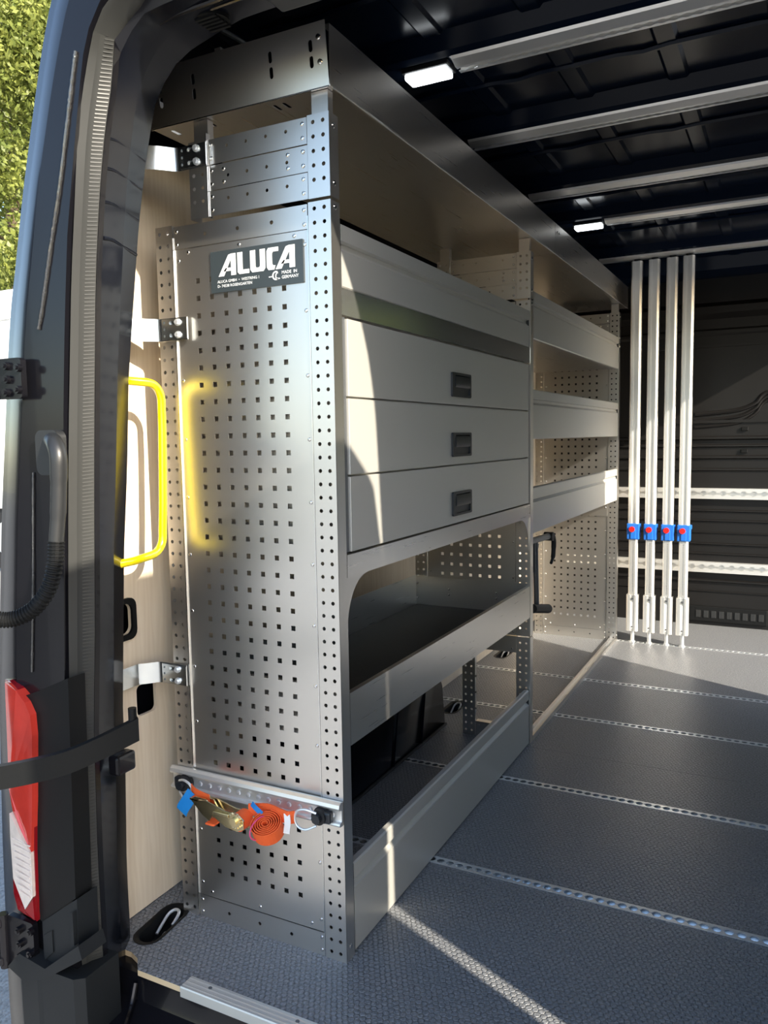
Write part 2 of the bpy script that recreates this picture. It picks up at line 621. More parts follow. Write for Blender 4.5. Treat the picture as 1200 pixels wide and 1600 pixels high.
CUPS = [(-0.443, -0.062, 0.10), (-0.385, 1.535, 0.0), (-0.455, 2.36, 0.0)]
sub = MB().box(-0.56, 1.30, -0.15, 3.45, -0.062, -0.050)
floor_o = tag(sub.build('floor', 'black_inner'), 'grey anti-slip cargo floor of the van', None, None, 'structure')
RW = 0.0165
a = at(205, 1487, Z=0)
b = at(215, 1497, Z=0)
c = at(215, 1515, Z=0)
rear_l = [(a.x, a.y), (b.x, b.y), (c.x, c.y)]
YR = -0.2
bounds = [None, 0.45, 0.99, 1.269, 1.62, 2.11, 2.85, YB]
for i in range(7):
    y1 = bounds[i + 1] - (RW if bounds[i + 1] in RAILS_Y else 0.0006)
    if i == 0:
        out = [(-0.53, -0.10), (a.x - 0.02, a.y), rear_l[0], rear_l[1], rear_l[2], (1.20, YR), (1.27, y1), (-0.53, y1)]
    else:
        y0 = bounds[i] + (RW if bounds[i] in RAILS_Y else 0.0006)
        out = [(-0.53, y0), (1.27, y0), (1.27, y1), (-0.53, y1)]
    holes = []
    for (cx, cy, rot) in CUPS:
        if out[0][1] - 0.2 < cy < y1 and (i == 0 or out[0][1] < cy):
            holes.append(list(reversed(cup_outline(cx, cy, rot=rot))))
    fb = MB().plate(out, holes, -0.0008, 0.0, 'z').build('floor_board', 'floor_board', floor_o)
    ed = MB().plate(out, holes, -0.013, -0.0009, 'z').build('board_core', 'ply_edge', fb)

# lashing rails let into the floor
base = thing('floor_rail', (XC, RAILS_Y[0], -0.004), None, 'rail', 'lashing rails let into the van floor')
mb = scallop(MB(), -0.52, 1.26, 0.001, 0.0022, RW - 0.0008, 0.025, 0.0105, 0.0012)
mb.v = [(p[0], p[1] + RAILS_Y[0], p[2]) for p in mb.v]
mb.build('rail_lips', 'zinc_rail', base)
MB().box(-0.52, 1.26, RAILS_Y[0] - RW + 0.0008, RAILS_Y[0] + RW - 0.0008, -0.0125, -0.011).box(-0.52, 1.26, RAILS_Y[0] - RW + 0.001, RAILS_Y[0] - RW + 0.0025, -0.012, 0).box(-0.52, 1.26, RAILS_Y[0] + RW - 0.0025, RAILS_Y[0] + RW - 0.001, -0.012, 0).build('rail_channel', 'galvanised', base)
FR = [base] + [copy_tree(base, (0, y - RAILS_Y[0], 0)) for y in RAILS_Y[1:]]
for o, l in zip(FR, ('silver floor lashing rail crossing the floor at the foot of the drawer bay',
                     'silver floor lashing rail meeting the long low kick board near its far end',
                     'silver floor lashing rail just past the middle shelf post',
                     'silver floor lashing rail running in the shaded floor before the sunlit part',
                     'silver floor lashing rail holding the feet of the four load bars')):
    o['label'] = l

# recessed lashing eyes
def floor_cup(cx, cy, rot, label):
    t = thing('lashing_cup', (cx, cy, -0.04), label, 'lashing cup', 'recessed lashing cups in the floor')
    o = cup_outline(cx, cy, rot=rot)
    i1 = cup_outline(cx, cy, 0.042, 0.024, rot)
    i2 = cup_outline(cx, cy, 0.040, 0.018, rot)
    ob = cup_outline(cx, cy, 0.046, 0.034, rot)
    n = len(o)
    mb = MB()
    vs, fs = [], []
    for ring, z in ((ob, 0.0006), (ob, 0.0016), (o, 0.002), (i1, -0.002), (i2, -0.034)):
        vs += [(p[0], p[1], z) for p in ring]
    for k in range(4):
        fs += [(k * n + e, k * n + (e + 1) % n, (k + 1) * n + (e + 1) % n, (k + 1) * n + e) for e in range(n)]
    fs.append(tuple(4 * n + e for e in range(n)))
    mb.add(vs, fs)
    mb.build('dish', 'black_plastic', t, smooth=True, flip=True)
    ca, sa = math.cos(rot), math.sin(rot)

    def L(x, y, z):
        return (cx + x * ca - y * sa, cy + x * sa + y * ca, z)
    ring = [L(-0.012, -0.005, -0.024), L(-0.013, 0.018, -0.014), L(-0.012, 0.04, -0.004), L(-0.004, 0.052, 0.001), L(0.008, 0.052, 0.001), L(0.013, 0.040, -0.004), L(0.013, 0.02, -0.013)]
    MB().tube(crom(ring, 4), 0.0035, 8).build('lashing_ring', 'zinc_rail', t, smooth=True)
    for yy in (-0.028, 0.006):
        p = L(0.004, yy, 0)
        MB().cyl((p[0], p[1]), 0.008, -0.034, -0.028, 'z', 12).cyl((p[0], p[1]), 0.0045, -0.028, -0.024, 'z', 6).build('bolt', 'galvanised', t)
    return t


floor_cup(*CUPS[0], 'black oval lashing cup with steel ring at the foot of the perforated end panel')
floor_cup(*CUPS[1], 'black oval lashing cup beside the rear end of the wheel arch')
floor_cup(*CUPS[2], 'black oval lashing cup by the wall seen through the open middle frame')

# rear sill and the aluminium edge profile
prof = [(-0.15, -0.014), (-0.196, -0.014), (-0.199, -0.035), (-0.210, -0.060), (-0.235, -0.070), (-0.33, -0.078), (-0.36, -0.095), (-0.366, -0.16), (-0.38, -0.34), (-0.38, -0.36), (-0.15, -0.36)]
MBs = MB().prism(prof, -0.46, 1.24, 'x')
sill = tag(MBs.build('trim_1', 'black_paint', None, smooth=True), 'glossy black rear door sill below the floor edge', None, None, 'structure')
MB().box(-0.10, 0.06, -0.31, -0.27, -0.076, -0.066, 0.004).build('striker_plate', 'galvanised', sill)
cr = [(-0.385, -0.205, -0.03), (-0.375, -0.23, -0.062), (-0.352, -0.27, -0.068), (-0.325, -0.33, -0.072), (-0.31, -0.36, -0.085), (-0.305, -0.372, -0.14)]
MB().tube(crom(cr, 5), 0.006, 8).build('seam_bead', 'black_paint', sill, smooth=True)
prof = [(-0.172, 0.0002), (-0.172, 0.003), (-0.178, 0.0038), (-0.181, 0.003), (-0.186, 0.003), (-0.188, 0.0038), (-0.191, 0.003), (-0.196, 0.003), (-0.198, 0.0038), (-0.201, 0.003), (-0.206, 0.0036), (-0.2075, 0.001), (-0.2075, -0.018), (-0.2055, -0.018), (-0.2055, 0.0002)]
et = MB().prism(prof, -0.262, 1.17, 'x').build('edge_profile', 'anodised')
tag(et, 'ribbed aluminium edge profile along the rear end of the floor', 'edge trim')
mb = MB()
for x in (-0.205, 0.0, 0.2, 0.5, 0.8):
    mb.cyl((x, -0.1845), 0.004, 0.003, 0.0042, 'z', 10)
tag(mb.build('screws', 'dark_steel', et), kind='stuff')

# ---- left wall: plywood lining with cut-outs, dark body behind it
hole1 = rrect(-0.03, 0.032, 0.455, 0.527, 0.012)
hole2 = rrect(-0.09, -0.036, 0.652, 0.722, 0.018)
outer = [(-0.15, 0.002), (YB, 0.002), (YB, 1.74), (-0.15, 1.74)]
wl = MB().plate(outer, [list(reversed(hole1)), list(reversed(hole2))], XW - 0.009, XW, 'x').build('wall_left', 'plywood')
tag(wl, 'pale plywood lining of the left van wall', None, None, 'structure')
mb = MB().add([(XW - 0.06, -0.14, -0.05), (XW - 0.06, YB, -0.05), (XW - 0.06, YB, 1.74), (XW - 0.06, -0.14, 1.74)], [(0, 1, 2, 3)])
mb.add([(XW - 0.06, -0.14, 1.74), (XW - 0.06, YB, 1.74), (-0.40, YB, 2.0), (-0.40, -0.14, 2.0)], [(0, 1, 2, 3)])
mb.build('body_skin', 'black_inner', wl)
MB().plate(rrect(-0.102, -0.024, 0.64, 0.734, 0.02), [list(reversed(hole2))], XW - 0.001, XW + 0.006, 'x').build('socket_frame', 'black_plastic', wl)

# ---- wheel arch
wa = thing('wheel_arch', (-0.43, 0.8, 0.0), 'glossy black wheel arch housing on the floor behind the low kick board', 'wheel arch')
prof = [(0.22, 0.001)] + [(0.79 - 0.565 * math.cos(R(t)), 0.06 + 0.27 * math.sin(R(t)) ** 0.6 if 0 < t < 180 else 0.06) for t in range(8, 176, 8)] + [(1.362, 0.03), (1.365, 0.001)]
bm = bmesh.new()
rows = []
for x, k in ((-0.515, 1.0), (-0.375, 1.0), (-0.355, 0.985), (-0.342, 0.955)):
    rows.append([bm.verts.new((x, 0.79 + (p[0] - 0.79) * k, p[1] * (k if p[1] > 0.01 else 1))) for p in prof])
for r0, r1 in zip(rows, rows[1:]):
    for i in range(len(prof) - 1):
        bm.faces.new((r0[i], r0[i + 1], r1[i + 1], r1[i]))
bm.faces.new(list(reversed(rows[-1])))
MB().bm(bm).build('arch_shell', 'black_inner', wa, smooth=True)
for y in (0.55, 0.9, 1.12):
    MB().tube([(-0.3415, y, 0.01), (-0.341, y + 0.02, 0.12), (-0.345, y + 0.05, 0.22)], 0.006, 6).build('bead', 'black_inner', wa, smooth=True)
MB().tube([(-0.338, 0.25, 0.006), (-0.338, 0.8, 0.006), (-0.338, 1.34, 0.006)], 0.005, 6).build('base_seal', 'rubber_black', wa, smooth=True)
for y in (0.66, 1.22):
    MB().box(-0.40, -0.352, y, y + 0.03, 0.28, 0.33, 0.006).cyl((-0.375, y + 0.015), 0.012, 0.325, 0.345).build('lashing_bracket', 'galvanised', wa)

# ---- ceiling with bows, beads and rails
ceil = tag(MB().box(-0.56, 1.32, -0.13, 3.45, 1.995, 2.01).build('ceiling', 'navy_roof'), 'dark navy ribbed roof of the van', None, None, 'structure')
CY = [0.492, 1.0, 1.61, 2.09, 2.84]
for y in CY:
    MB().prism([(y - 0.075, 1.995), (y - 0.05, 1.962), (y - 0.032, 1.955), (y + 0.032, 1.955), (y + 0.05, 1.962), (y + 0.075, 1.995)], -0.50, 1.3, 'x').build('roof_bow', 'navy_roof', ceil)
MB().prism([(-0.13, 1.995), (-0.11, 1.93), (0.02, 1.955), (0.05, 1.995)], -0.50, 1.3, 'x').build('roof_bow', 'navy_roof', ceil)
MB().prism([(3.24, 1.995), (3.26, 1.93), (3.44, 1.90), (3.44, 1.995)], -0.50, 1.3, 'x').build('roof_bow', 'navy_roof', ceil)
ys = [-0.0] + CY + [3.3]
for y0, y1 in zip(ys, ys[1:]):
    for x in (0.03, 0.26, 0.50, 0.74, 0.98):
        MB().prism([(x - 0.03, 1.996), (x - 0.02, 1.989), (x + 0.02, 1.989), (x + 0.03, 1.996)], y0 + 0.06, y1 - 0.06, 'y').build('roof_rib', 'navy_roof', ceil)
    ym = y0 + 0.45 * (y1 - y0)
    pts = []
    for k in range(26):
        x = -0.3 + k * 0.062
        pts.append((x, ym + (0.012 if k % 5 in (2,) else 0.0), 1.990))
    MB().tube(pts, 0.008, 6).build('roof_bead', 'navy_roof', ceil, smooth=True)

base = thing('ceiling_rail', (XC, CY[0], 1.93), None, 'rail', 'lashing rails under the van roof')
mb = scallop(MB(), 0.06, 1.25, 0.0, 0.0022, 0.017)
mb.v = [(p[0], p[1] + CY[0] + 0.012, 1.943 - p[2] - 0.0022) for p in mb.v]
mb.build('rail_lips', 'zinc_rail', base)
y = CY[0]
MB().prism([(y - 0.034, 1.955), (y - 0.030, 1.949), (y - 0.006, 1.940), (y - 0.006, 1.942), (y - 0.004, 1.955)], 0.06, 1.25, 'x').box(0.06, 1.25, y - 0.004, y + 0.029, 1.9535, 1.955).box(0.06, 1.25, y + 0.027, y + 0.029, 1.941, 1.955).build('rail_channel', 'alu_white', base)
CR = [base] + [copy_tree(base, (dx, yy - CY[0], 0)) for dx, yy in ((-0.155, CY[1]), (-0.155, CY[2]), (0.02, CY[3]), (-0.16, CY[4]))]
for o, l in zip(CR, ('broad silver roof rail starting right beside the bigger lamp',
                     'silver roof rail running on behind the shelf canopy, second after the bigger lamp',
                     'silver roof rail between the two roof lamps, the one closer to the small lamp',
                     'silver roof rail starting right beside the small far lamp',
                     'silver roof rail that the four load bars reach up to')):
    o['label'] = l


def roof_lamp(x0, x1, y, label):
    t = thing('roof_lamp', ((x0 + x1) / 2, y, 1.93), label, 'lamp', 'roof lamps')
    MB().box(x0 - 0.006, x1 + 0.006, y - 0.030, y + 0.030, 1.944, 1.956, 0.003).build('lamp_base', 'grey_plastic', t)
    MB().box(x0, x1, y - 0.025, y + 0.025, 1.930, 1.945, 0.005).build('lamp_lens', 'led', t)


roof_lamp(-0.065, 0.042, CY[0] + 0.002, 'bigger lit white lamp under the roof beside the canopy')
roof_lamp(-0.045, 0.066, CY[3] - 0.002, 'small lit white lamp under the roof further in')

MB().tube([at(344, 46, Z=1.93), at(366, 58, Z=1.93), at(394, 74, Z=1.93)], 0.006, 8).build('roof_strut', 'galvanised', ceil, smooth=True)

# ---- bulkhead
wb = tag(MB().box(-0.56, 1.32, YB, YB + 0.03, -0.05, 2.0).build('wall_back', 'bulkhead'), 'dark ribbed bulkhead behind the cab', None, None, 'structure')


def rib(z0, z1, d, x0=-0.5, x1=1.3):
    MB().prism([(YB + 0.001, z0), (YB - d, z0 + min(d, (z1 - z0) * 0.3)), (YB - d, z1 - min(d, (z1 - z0) * 0.3)), (YB + 0.001, z1)], x0, x1, 'x').build('pressed_rib', 'bulkhead', wb)


rib(1.69, 1.78, 0.045)
rib(1.60, 1.64, 0.012)
for z0, z1, d in ((1.035, 1.06, 0.02), (0.995, 1.015, 0.012), (0.93, 0.955, 0.012), (0.865, 0.885, 0.01), (0.64, 0.655, 0.01), (0.585, 0.60, 0.01), (0.52, 0.53, 0.008), (0.455, 0.47, 0.01), (0.40, 0.415, 0.008), (0.245, 0.265, 0.015), (0.19, 0.20, 0.008)):
    rib(z0, z1, d)
ring_o = rrect(0.06, 1.2, 1.13, 1.555, 0.07, 6)
ring_i = rrect(0.075, 1.185, 1.145, 1.54, 0.06, 6)
MB().plate(ring_o, [list(reversed(ring_i))], YB - 0.010, YB + 0.001, 'y').build('pressed_frame', 'bulkhead', wb)
for dz, r_ in ((0.0, 0.012), (0.035, 0.010), (0.07, 0.009)):
    MB().tube(crom([at(1086, 648, Y=YB) + Vector((0, 0, -dz)), at(1150, 641, Y=YB) + Vector((0, 0, -dz)), at(1180, 630, Y=YB) + Vector((0, 0, -dz * 0.8)), at(1205, 612, Y=YB) + Vector((0, 0, -dz * 0.6)), Vector((0.95, YB, 1.26 - dz * 0.6))], 6), r_, 8).build('pressed_ridge', 'bulkhead', wb, smooth=True)
MB().box(0.545, 0.58, YB - 0.012, YB, 1.085, 1.105, 0.003).build('clip', 'black_plastic', wb)
MB().box(0.545, 0.58, YB - 0.012, YB, 0.965, 0.985, 0.003).build('clip', 'black_plastic', wb)
vt = thing('vent_strip', (0.5, YB - 0.012, 0.02), 'black vent strip with a row of small grey openings low on the bulkhead', 'vent')
MB().box(0.30, 0.70, YB - 0.014, YB - 0.0005, 0.022, 0.108, 0.004).build('vent_frame', 'black_plastic', vt)
for k in range(9):
    x = 0.335 + k * 0.04
    MB().box(x, x + 0.026, YB - 0.017, YB - 0.012, 0.045, 0.085, 0.002).build('vent_cover', 'grey_plastic', vt)


def bulkhead_rail(z0, z1, label):
    t = thing('bulkhead_rail', (0.6, YB - 0.03, z0), label, 'rail', 'lashing rails on the bulkhead')
    h = (z1 - z0) / 2
    zc = (z0 + z1) / 2
    mb = scallop(MB(), -0.42, 1.25, 0.0, 0.0025, h, 0.05, 0.016, 0.006)
    mb.v = [(p[0], YB - 0.030 - p[2] - 0.0025, zc + p[1]) for p in mb.v]
    mb.build('rail_lips', 'alu_white', t)
    MB().box(-0.42, 1.25, YB - 0.028, YB - 0.001, z0, z0 + 0.003).box(-0.42, 1.25, YB - 0.028, YB - 0.001, z1 - 0.003, z1).box(-0.42, 1.25, YB - 0.016, YB - 0.013, z0, z1).build('rail_channel', 'alu_white', t)


bulkhead_rail(0.714, 0.772, 'pale lashing rail on the bulkhead above the blue bar locks')
bulkhead_rail(0.304, 0.362, 'pale lashing rail on the bulkhead below the blue bar locks')

# ---- right wall with the open sliding door (outside the frame, lets the sun in)
wr = tag(MB().box(1.27, 1.33, -0.12, 1.93, -0.05, 2.0).build('wall_right', 'black_inner'), 'dark right wall of the van', None, None, 'structure')
MB().box(1.27, 1.33, 3.16, 3.45, -0.05, 2.0).build('front_pillar', 'black_inner', wr)
MB().box(1.27, 1.33, 1.93, 3.16, 1.81, 2.0).build('door_header', 'black_inner', wr)

# ---- rear door frame: profile lines lofted from sill to roof and over to the other side
PX = {
    'skin': (-0.262, [(20, 1600), (12, 1500), (4, 1300), (0, 1070), (3, 1000), (8, 800), (22, 500), (52, 250), (88, 0)], [(-0.30, 1.99), (-0.12, 2.04), (XC, 2.06)]),
    'crease': (-0.312, [(44, 1600), (40, 1500), (32, 1300), (26, 1070), (25, 1000), (28, 800), (40, 500), (65, 250), (107, 0)], [(-0.22, 1.93), (-0.08, 1.965), (XC, 1.98)]),
    'face': (-0.312, [(128, 1600), (112, 1400), (106, 1250), (101, 1100), (100, 900), (99, 643), (101, 500), (105, 369), (117, 219), (128, 103), (140, 40)], [(-0.19, 1.850), (-0.06, 1.895), (XC, 1.908)]),
    'gutter1': (-0.300, [(128, 1600), (120, 1445), (116, 1251), (110, 1135), (107, 968), (107, 838), (108, 675), (113, 437), (118, 328), (122, 225), (128, 160), (138, 100), (150, 50), (169, 13), (180, 0)], [(-0.13, 1.855), (-0.02, 1.878), (XC, 1.888)]),
    'flange0': (-0.262, [(167, 1600), (153, 1329), (147, 1135), (149, 980), (148, 838), (148, 675), (150, 437), (156, 312), (164, 213), (174, 140), (178, 90), (181, 50), (196, 0)], [(-0.15, 1.842), (-0.03, 1.862), (XC, 1.870)]),
    'panel0': (-0.250, [(172, 1600), (167, 1503), (159, 1367), (155, 1173), (151, 902), (153, 707), (158, 437), (162, 281), (172, 156), (186, 90)], [(-0.232, 1.783), (-0.15, 1.805), (XC, 1.812)]),
    'panel1': (-0.13, [(208, 1600), (205, 1503), (203, 1445), (198, 1352), (196, 1197), (192, 1116), (193, 980), (194, 860), (199, 729), (201, 590), (208, 480), (217, 353), (228, 253), (235, 210), (240, 173), (252, 140), (273, 103), (300, 77), (327, 60), (360, 40), (413, 17)], [(XC, 1.818)]),
}
NS, NA = 26, 26


def resample(pts, n):
    d = [0]
    for p, q in zip(pts, pts[1:]):
        d.append(d[-1] + (q - p).length)
    out = []
    for i in range(n + 1):
        t = d[-1] * i / n
        k = 0
        while k < len(d) - 2 and d[k + 1] < t:
            k += 1
        f = (t - d[k]) / max(1e-9, d[k + 1] - d[k])
        out.append(pts[k].lerp(pts[k + 1], f))
    return out


def frame_line(key):
    Y, px, ext = PX[key]
    pts = [at(x, y, Y=Y) for x, y in px]
    low = pts[0].copy()
    pts = [Vector((low.x, Y, -0.36))] + [p for p in pts if p.z > -0.3] + [Vector((x, Y, z)) for x, z in ext]
    # split at z = 1.40
    side, ar = [], []
    for p, q in zip(pts, pts[1:]):
        if q.z <= 1.40 and not ar:
            side.append(p)
        elif not ar:
            side.append(p)
            m = p.lerp(q, (1.40 - p.z) / (q.z - p.z))
            side.append(m)
            ar = [m, q]
        else:
            ar.append(q)
    ar = crom(ar, 5)
    return resample(side, NS) + resample(ar, NA)[1:]


LN = {k: frame_line(k) for k in PX}


def mirror(l):
    return l + [Vector((2 * XC - p.x, p.y, p.z)) for p in reversed(l[:-1])]


def loft(lines, upto=None):
    mb = MB()
    n = len(lines[0])
    vs = [p for l in lines for p in l]
    fs = []
    for k in range(len(lines) - 1):
        for i in range((upto or n) - 1):
            fs.append((k * n + i, k * n + i + 1, (k + 1) * n + i + 1, (k + 1) * n + i))
    return mb.add(vs, fs)


def shift(l, dx=0, dy=0, dz=0):
    return [Vector((p.x + dx, p.y + dy, p.z + dz)) for p in l]


def sety(l, y):
    return [Vector((p.x, y, p.z)) for p in l]


wre = thing('wall_rear', (XC, -0.25, -0.36), 'glossy black rear door frame of the van', None, None, 'structure')
face_m = mirror(LN['face'])
wide = [Vector((p.x - 0.12 * max(0.0, min(1.0, (XC - p.x) / 0.5)), 0.0, p.z + 0.05 * (i > NS + NA - 12))) for i, p in enumerate(LN['skin'])]
lines = [sety(mirror(wide), 3.45), mirror(wide), mirror(LN['skin']), mirror([p.lerp(q, 0.5) + Vector((-0.012, -0.012, 0)) for p, q in zip(LN['skin'], LN['crease'])]), mirror(LN['crease'])]
n_half = NS + NA + 1
loft(lines[:2], n_half + 10).build('body_side', 'black_paint', wre, smooth=True)
loft(lines[1:]).build('outer_skin', 'black_paint', wre, smooth=True)
loft([mirror(LN['crease']), face_m]).build('rear_face', 'black_paint', wre, smooth=True)
chan = [Vector(((p.x + q.x) / 2, -0.262, (p.z + q.z) / 2)) for p, q in zip(face_m, mirror(LN['gutter1']))]
loft([face_m, chan, sety(mirror(LN['gutter1']), -0.25), sety(mirror(LN['flange0']), -0.25), mirror(LN['flange0'])]).build('gutter', 'black_paint', wre, smooth=True)
loft([mirror(LN['flange0']), mirror(LN['panel0'])]).build('flange', 'black_paint', wre, smooth=True)
mid = [p.lerp(q, 0.26) + Vector((0.004, 0, -0.001)) for p, q in zip(LN['panel0'], LN['panel1'])]
back = [p + Vector((-0.09, 0.01, 0.0)) if i < NS else p + Vector((-0.09 * max(0, 1 - (i - NS) / 10), 0.01, 0.12 * min(1, (i - NS) / 10))) for i, p in enumerate(LN['panel1'])]
lip = [p.lerp(q, 0.52) + Vector((0.006, 0, 0)) for p, q in zip(LN['panel0'], LN['panel1'])]
loft([mirror(LN['panel0']), mirror(mid), mirror(lip)]).build('inner_panel', 'black_inner', wre, smooth=True)
loft([mirror(lip), mirror(LN['panel1'])]).build('panel_edge', 'black_inner', wre, smooth=True)
loft([mirror(LN['panel1']), mirror(back)]).build('panel_return', 'black_paint', wre, smooth=True)


def on_panel(y_px, f, lift=0.0):
    """point of the inner pillar panel at photo height y_px, f = 0 (seal side) .. 1 (inner edge)"""
    z = at(170, y_px, Y=-0.2).z

    def cut(l):
        for p, q in zip(l, l[1:]):
            if p.z <= z <= q.z:
                return p.lerp(q, (z - p.z) / max(1e-6, q.z - p.z))
        return l[0]
    return cut(LN['panel0']).lerp(cut(LN['panel1']), f) + Vector((0.80, -0.60, 0)) * lift


# raised beads across the inner pillar panel, and the seam sealer on the outer face
for yp, h_ in ((236, 0.006), (280, 0.007), (330, 0.007), (384, 0.009)):
    q = [on_panel(yp, 0.02, 0.0), on_panel(yp - 2, 0.22, 0.0025), on_panel(yp, 0.45, 0.004), on_panel(yp + 2, 0.72, 0.002), on_panel(yp + 3, 0.97, -0.0025)]
    MB().tube(crom(q, 4), h_ * 0.45, 8).build('pressed_bead', 'black_inner', wre, smooth=True)
sm = [at(x, y, Y=-0.314) for x, y in ((118, 80), (112, 130), (104, 200), (92, 300), (80, 380), (66, 480), (60, 515))]
MB().tube(crom(sm, 14), [0.0028 + 0.0012 * random.random() for _ in range(14 * 6 + 1)], 6).build('seam_sealer', 'sealer', wre, smooth=True)
sm = [at(x, y, Y=-0.314) for x, y in ((52, 738), (52, 820), (52, 900), (51, 980), (50, 1050))]
MB().tube(crom(sm, 14), [0.0022 + 0.001 * random.random() for _ in range(14 * 4 + 1)], 6).build('seam_sealer', 'sealer', wre, smooth=True)
# glossy pressed ridges round the head of the opening
for Yq, pxs, ex in ((-0.215, ((197, 118), (205, 85), (230, 50), (270, 25), (337, 0)), ((0.1, 1.812), (XC, 1.815))), (-0.19, ((205, 108), (222, 72), (250, 48), (290, 28), (365, 0)), ((0.12, 1.818), (XC, 1.820)))):
    q = [at(x_, y_, Y=Yq) for x_, y_ in pxs] + [Vector((x_, Yq, z_)) for x_, z_ in ex]
    MB().tube(crom(q, 6), 0.0045, 8).build('arch_bead', 'black_paint', wre, smooth=True)
# grille and cover in the header
hc = at(335, 25, Y=-0.16)
MB().cyl((hc.x, -0.165), 0.030, hc.z - 0.012, hc.z + 0.01, 'z', 20).build('header_grommet', 'black_plastic', wre, smooth=True)
for k in range(5):
    MB().box(hc.x - 0.022, hc.x + 0.022, -0.187 + k * 0.010, -0.182 + k * 0.010, hc.z - 0.0155, hc.z - 0.011).build('grommet_slat', 'black_plastic', wre)
MB().box(0.0, 0.26, -0.215, -0.145, 1.795, 1.812, 0.004).build('latch_cover', 'grey_plastic', wre)

# door seal
seal = thing('door_seal', (XC, -0.28, -0.36), 'grey ribbed rubber seal running round the rear door opening', 'door seal')
g1 = mirror(LN['gutter1'])
f0 = mirror(LN['flange0'])
s0 = sety(g1, -0.251)
s1 = sety(g1, -0.298)
m1 = [p.lerp(q, 0.22) + Vector((0, -0.014, 0)) for p, q in zip(g1, f0)]
m2 = [p.lerp(q, 0.48) + Vector((0, -0.010, 0)) for p, q in zip(g1, f0)]
loft([s0, s1, m1, m2]).build('seal_bulb', 'rubber_seal', seal, smooth=True)
m3 = [p.lerp(q, 0.55) + Vector((0, -0.003, 0)) for p, q in zip(g1, f0)]
s4 = [Vector((p.x, -0.263, p.z)) for p in f0]
loft([m2, m3, s4]).build('seal_lip', 'rubber_seal', seal, smooth=True)
# fine ribs on the lip
mb = MB()
sa = resample(m3[:NS + NA], 420)
sb = resample(s4[:NS + NA], 420)
for i in range(0, 420):
    p, q = sa[i].lerp(sb[i], 0.05), sa[i].lerp(sb[i], 0.95)
    nrm = Vector((0.5, -0.85, 0)) * 0.0009
    up = Vector((0, 0, 0.0011))
    mb.add([p - up, q - up, q - up + nrm, p - up + nrm, p + up, q + up, q + up + nrm, p + up + nrm], [(3, 2, 6, 7), (0, 3, 7, 4), (1, 5, 6, 2), (0, 1, 2, 3), (4, 7, 6, 5)])
tag(mb.build('seal_ribs', 'rubber_seal', seal), kind='stuff')

# bumper corner and black filler between lamp and seal
def px_prism(px, Y, depth, curve=0.0):
    """outline from the photo on the plane Y, thickened backwards; curve pulls the outer side back round the body corner"""
    n = len(px)
    fr = []
    for x, y in px:
        p = at(x, y, Y=Y)
        fr.append(p)
    x1 = max(p.x for p in fr)
    fr = [Vector((p.x, p.y + curve * ((x1 - p.x) ** 2) / 0.01, p.z)) for p in fr]
    bk = [p + Vector((0, depth, 0)) for p in fr]
    tri = tessellate_polygon([[Vector((p.x, p.z, 0)) for p in fr]])
    fs = [tuple(t) for t in tri] + [tuple(i + n for i in reversed(t)) for t in tri] + [(i, (i + 1) % n, n + (i + 1) % n, n + i) for i in range(n)]
    return MB().add(fr + bk, fs)


bp = wre
MB().prism([(at(x, 1500, Y=-0.33).x, at(x, 1500, Y=-0.33).y + d) for x, d in ((14, 0.05), (22, 0.012), (40, -0.012), (66, -0.014), (72, -0.012), (118, -0.008), (128, 0.006), (128, 0.09), (14, 0.09))], -0.36, at(60, 1510, Y=-0.34).z, 'z').build('bumper_shell', 'bumper', bp)
tl = at(40, 1508, Y=-0.34)
px_prism([(12, 1510), (30, 1490), (70, 1514), (122, 1478), (128, 1500), (70, 1530), (40, 1536)], -0.345, 0.06).build('bumper_top', 'bumper', bp)
px_prism([(66, 1440), (120, 1405), (123, 1480), (70, 1512)], -0.325, 0.05).build('filler_panel', 'bumper', bp)
px_prism([(68, 1462), (81, 1454), (83, 1488), (70, 1500)], -0.328, 0.004).build('hinge_pocket', 'bumper', bp)
px_prism([(109, 1428), (113, 1426), (116, 1478), (111, 1480)], -0.334, 0.012).build('guide_rib', 'bumper', bp)
px_prism([(36, 1088), (60, 1080), (106, 1060), (118, 1404), (66, 1440), (58, 1432), (53, 1330), (50, 1130)], -0.322, 0.04).build('lamp_surround', 'black_plastic', bp)

# tail lamp
lamp = thing('tail_lamp', (-0.57, -0.33, 0.1), 'red tail lamp with a clear diagonal section on the black rear corner', 'tail lamp')
px_prism([(-4, 1070), (6, 1070), (22, 1080), (38, 1098), (47, 1118), (50, 1150), (50, 1250), (48, 1332), (28, 1300), (8, 1272), (-2, 1240)], -0.336, 0.05, 0.02).build('red_lens', 'lens_red', lamp)
px_prism([(8, 1274), (28, 1302), (48, 1334), (51, 1402), (38, 1422), (14, 1376), (9, 1310)], -0.335, 0.05, 0.02).build('clear_lens', 'lens_clear', lamp)
px_prism([(14, 1378), (38, 1424), (51, 1404), (54, 1438), (24, 1424), (15, 1400)], -0.335, 0.05, 0.02).build('lower_lens', 'lens_deep', lamp)
px_prism([(-6, 1066), (6, 1066), (24, 1076), (41, 1096), (50, 1118), (53, 1150), (53, 1330), (57, 1440), (22, 1427), (8, 1380), (0, 1250)], -0.330, 0.05, 0.02).build('lamp_housing', 'lens_deep', lamp)
for k in range(9):
    p = 1312 + k * 10
    px_prism([(14 + k * 1.6, p), (46, p + 10), (46, p + 12), (14 + k * 1.6, p + 2)], -0.3368, 0.002, 0.02).build('reflector_line', 'lens_clear', lamp)

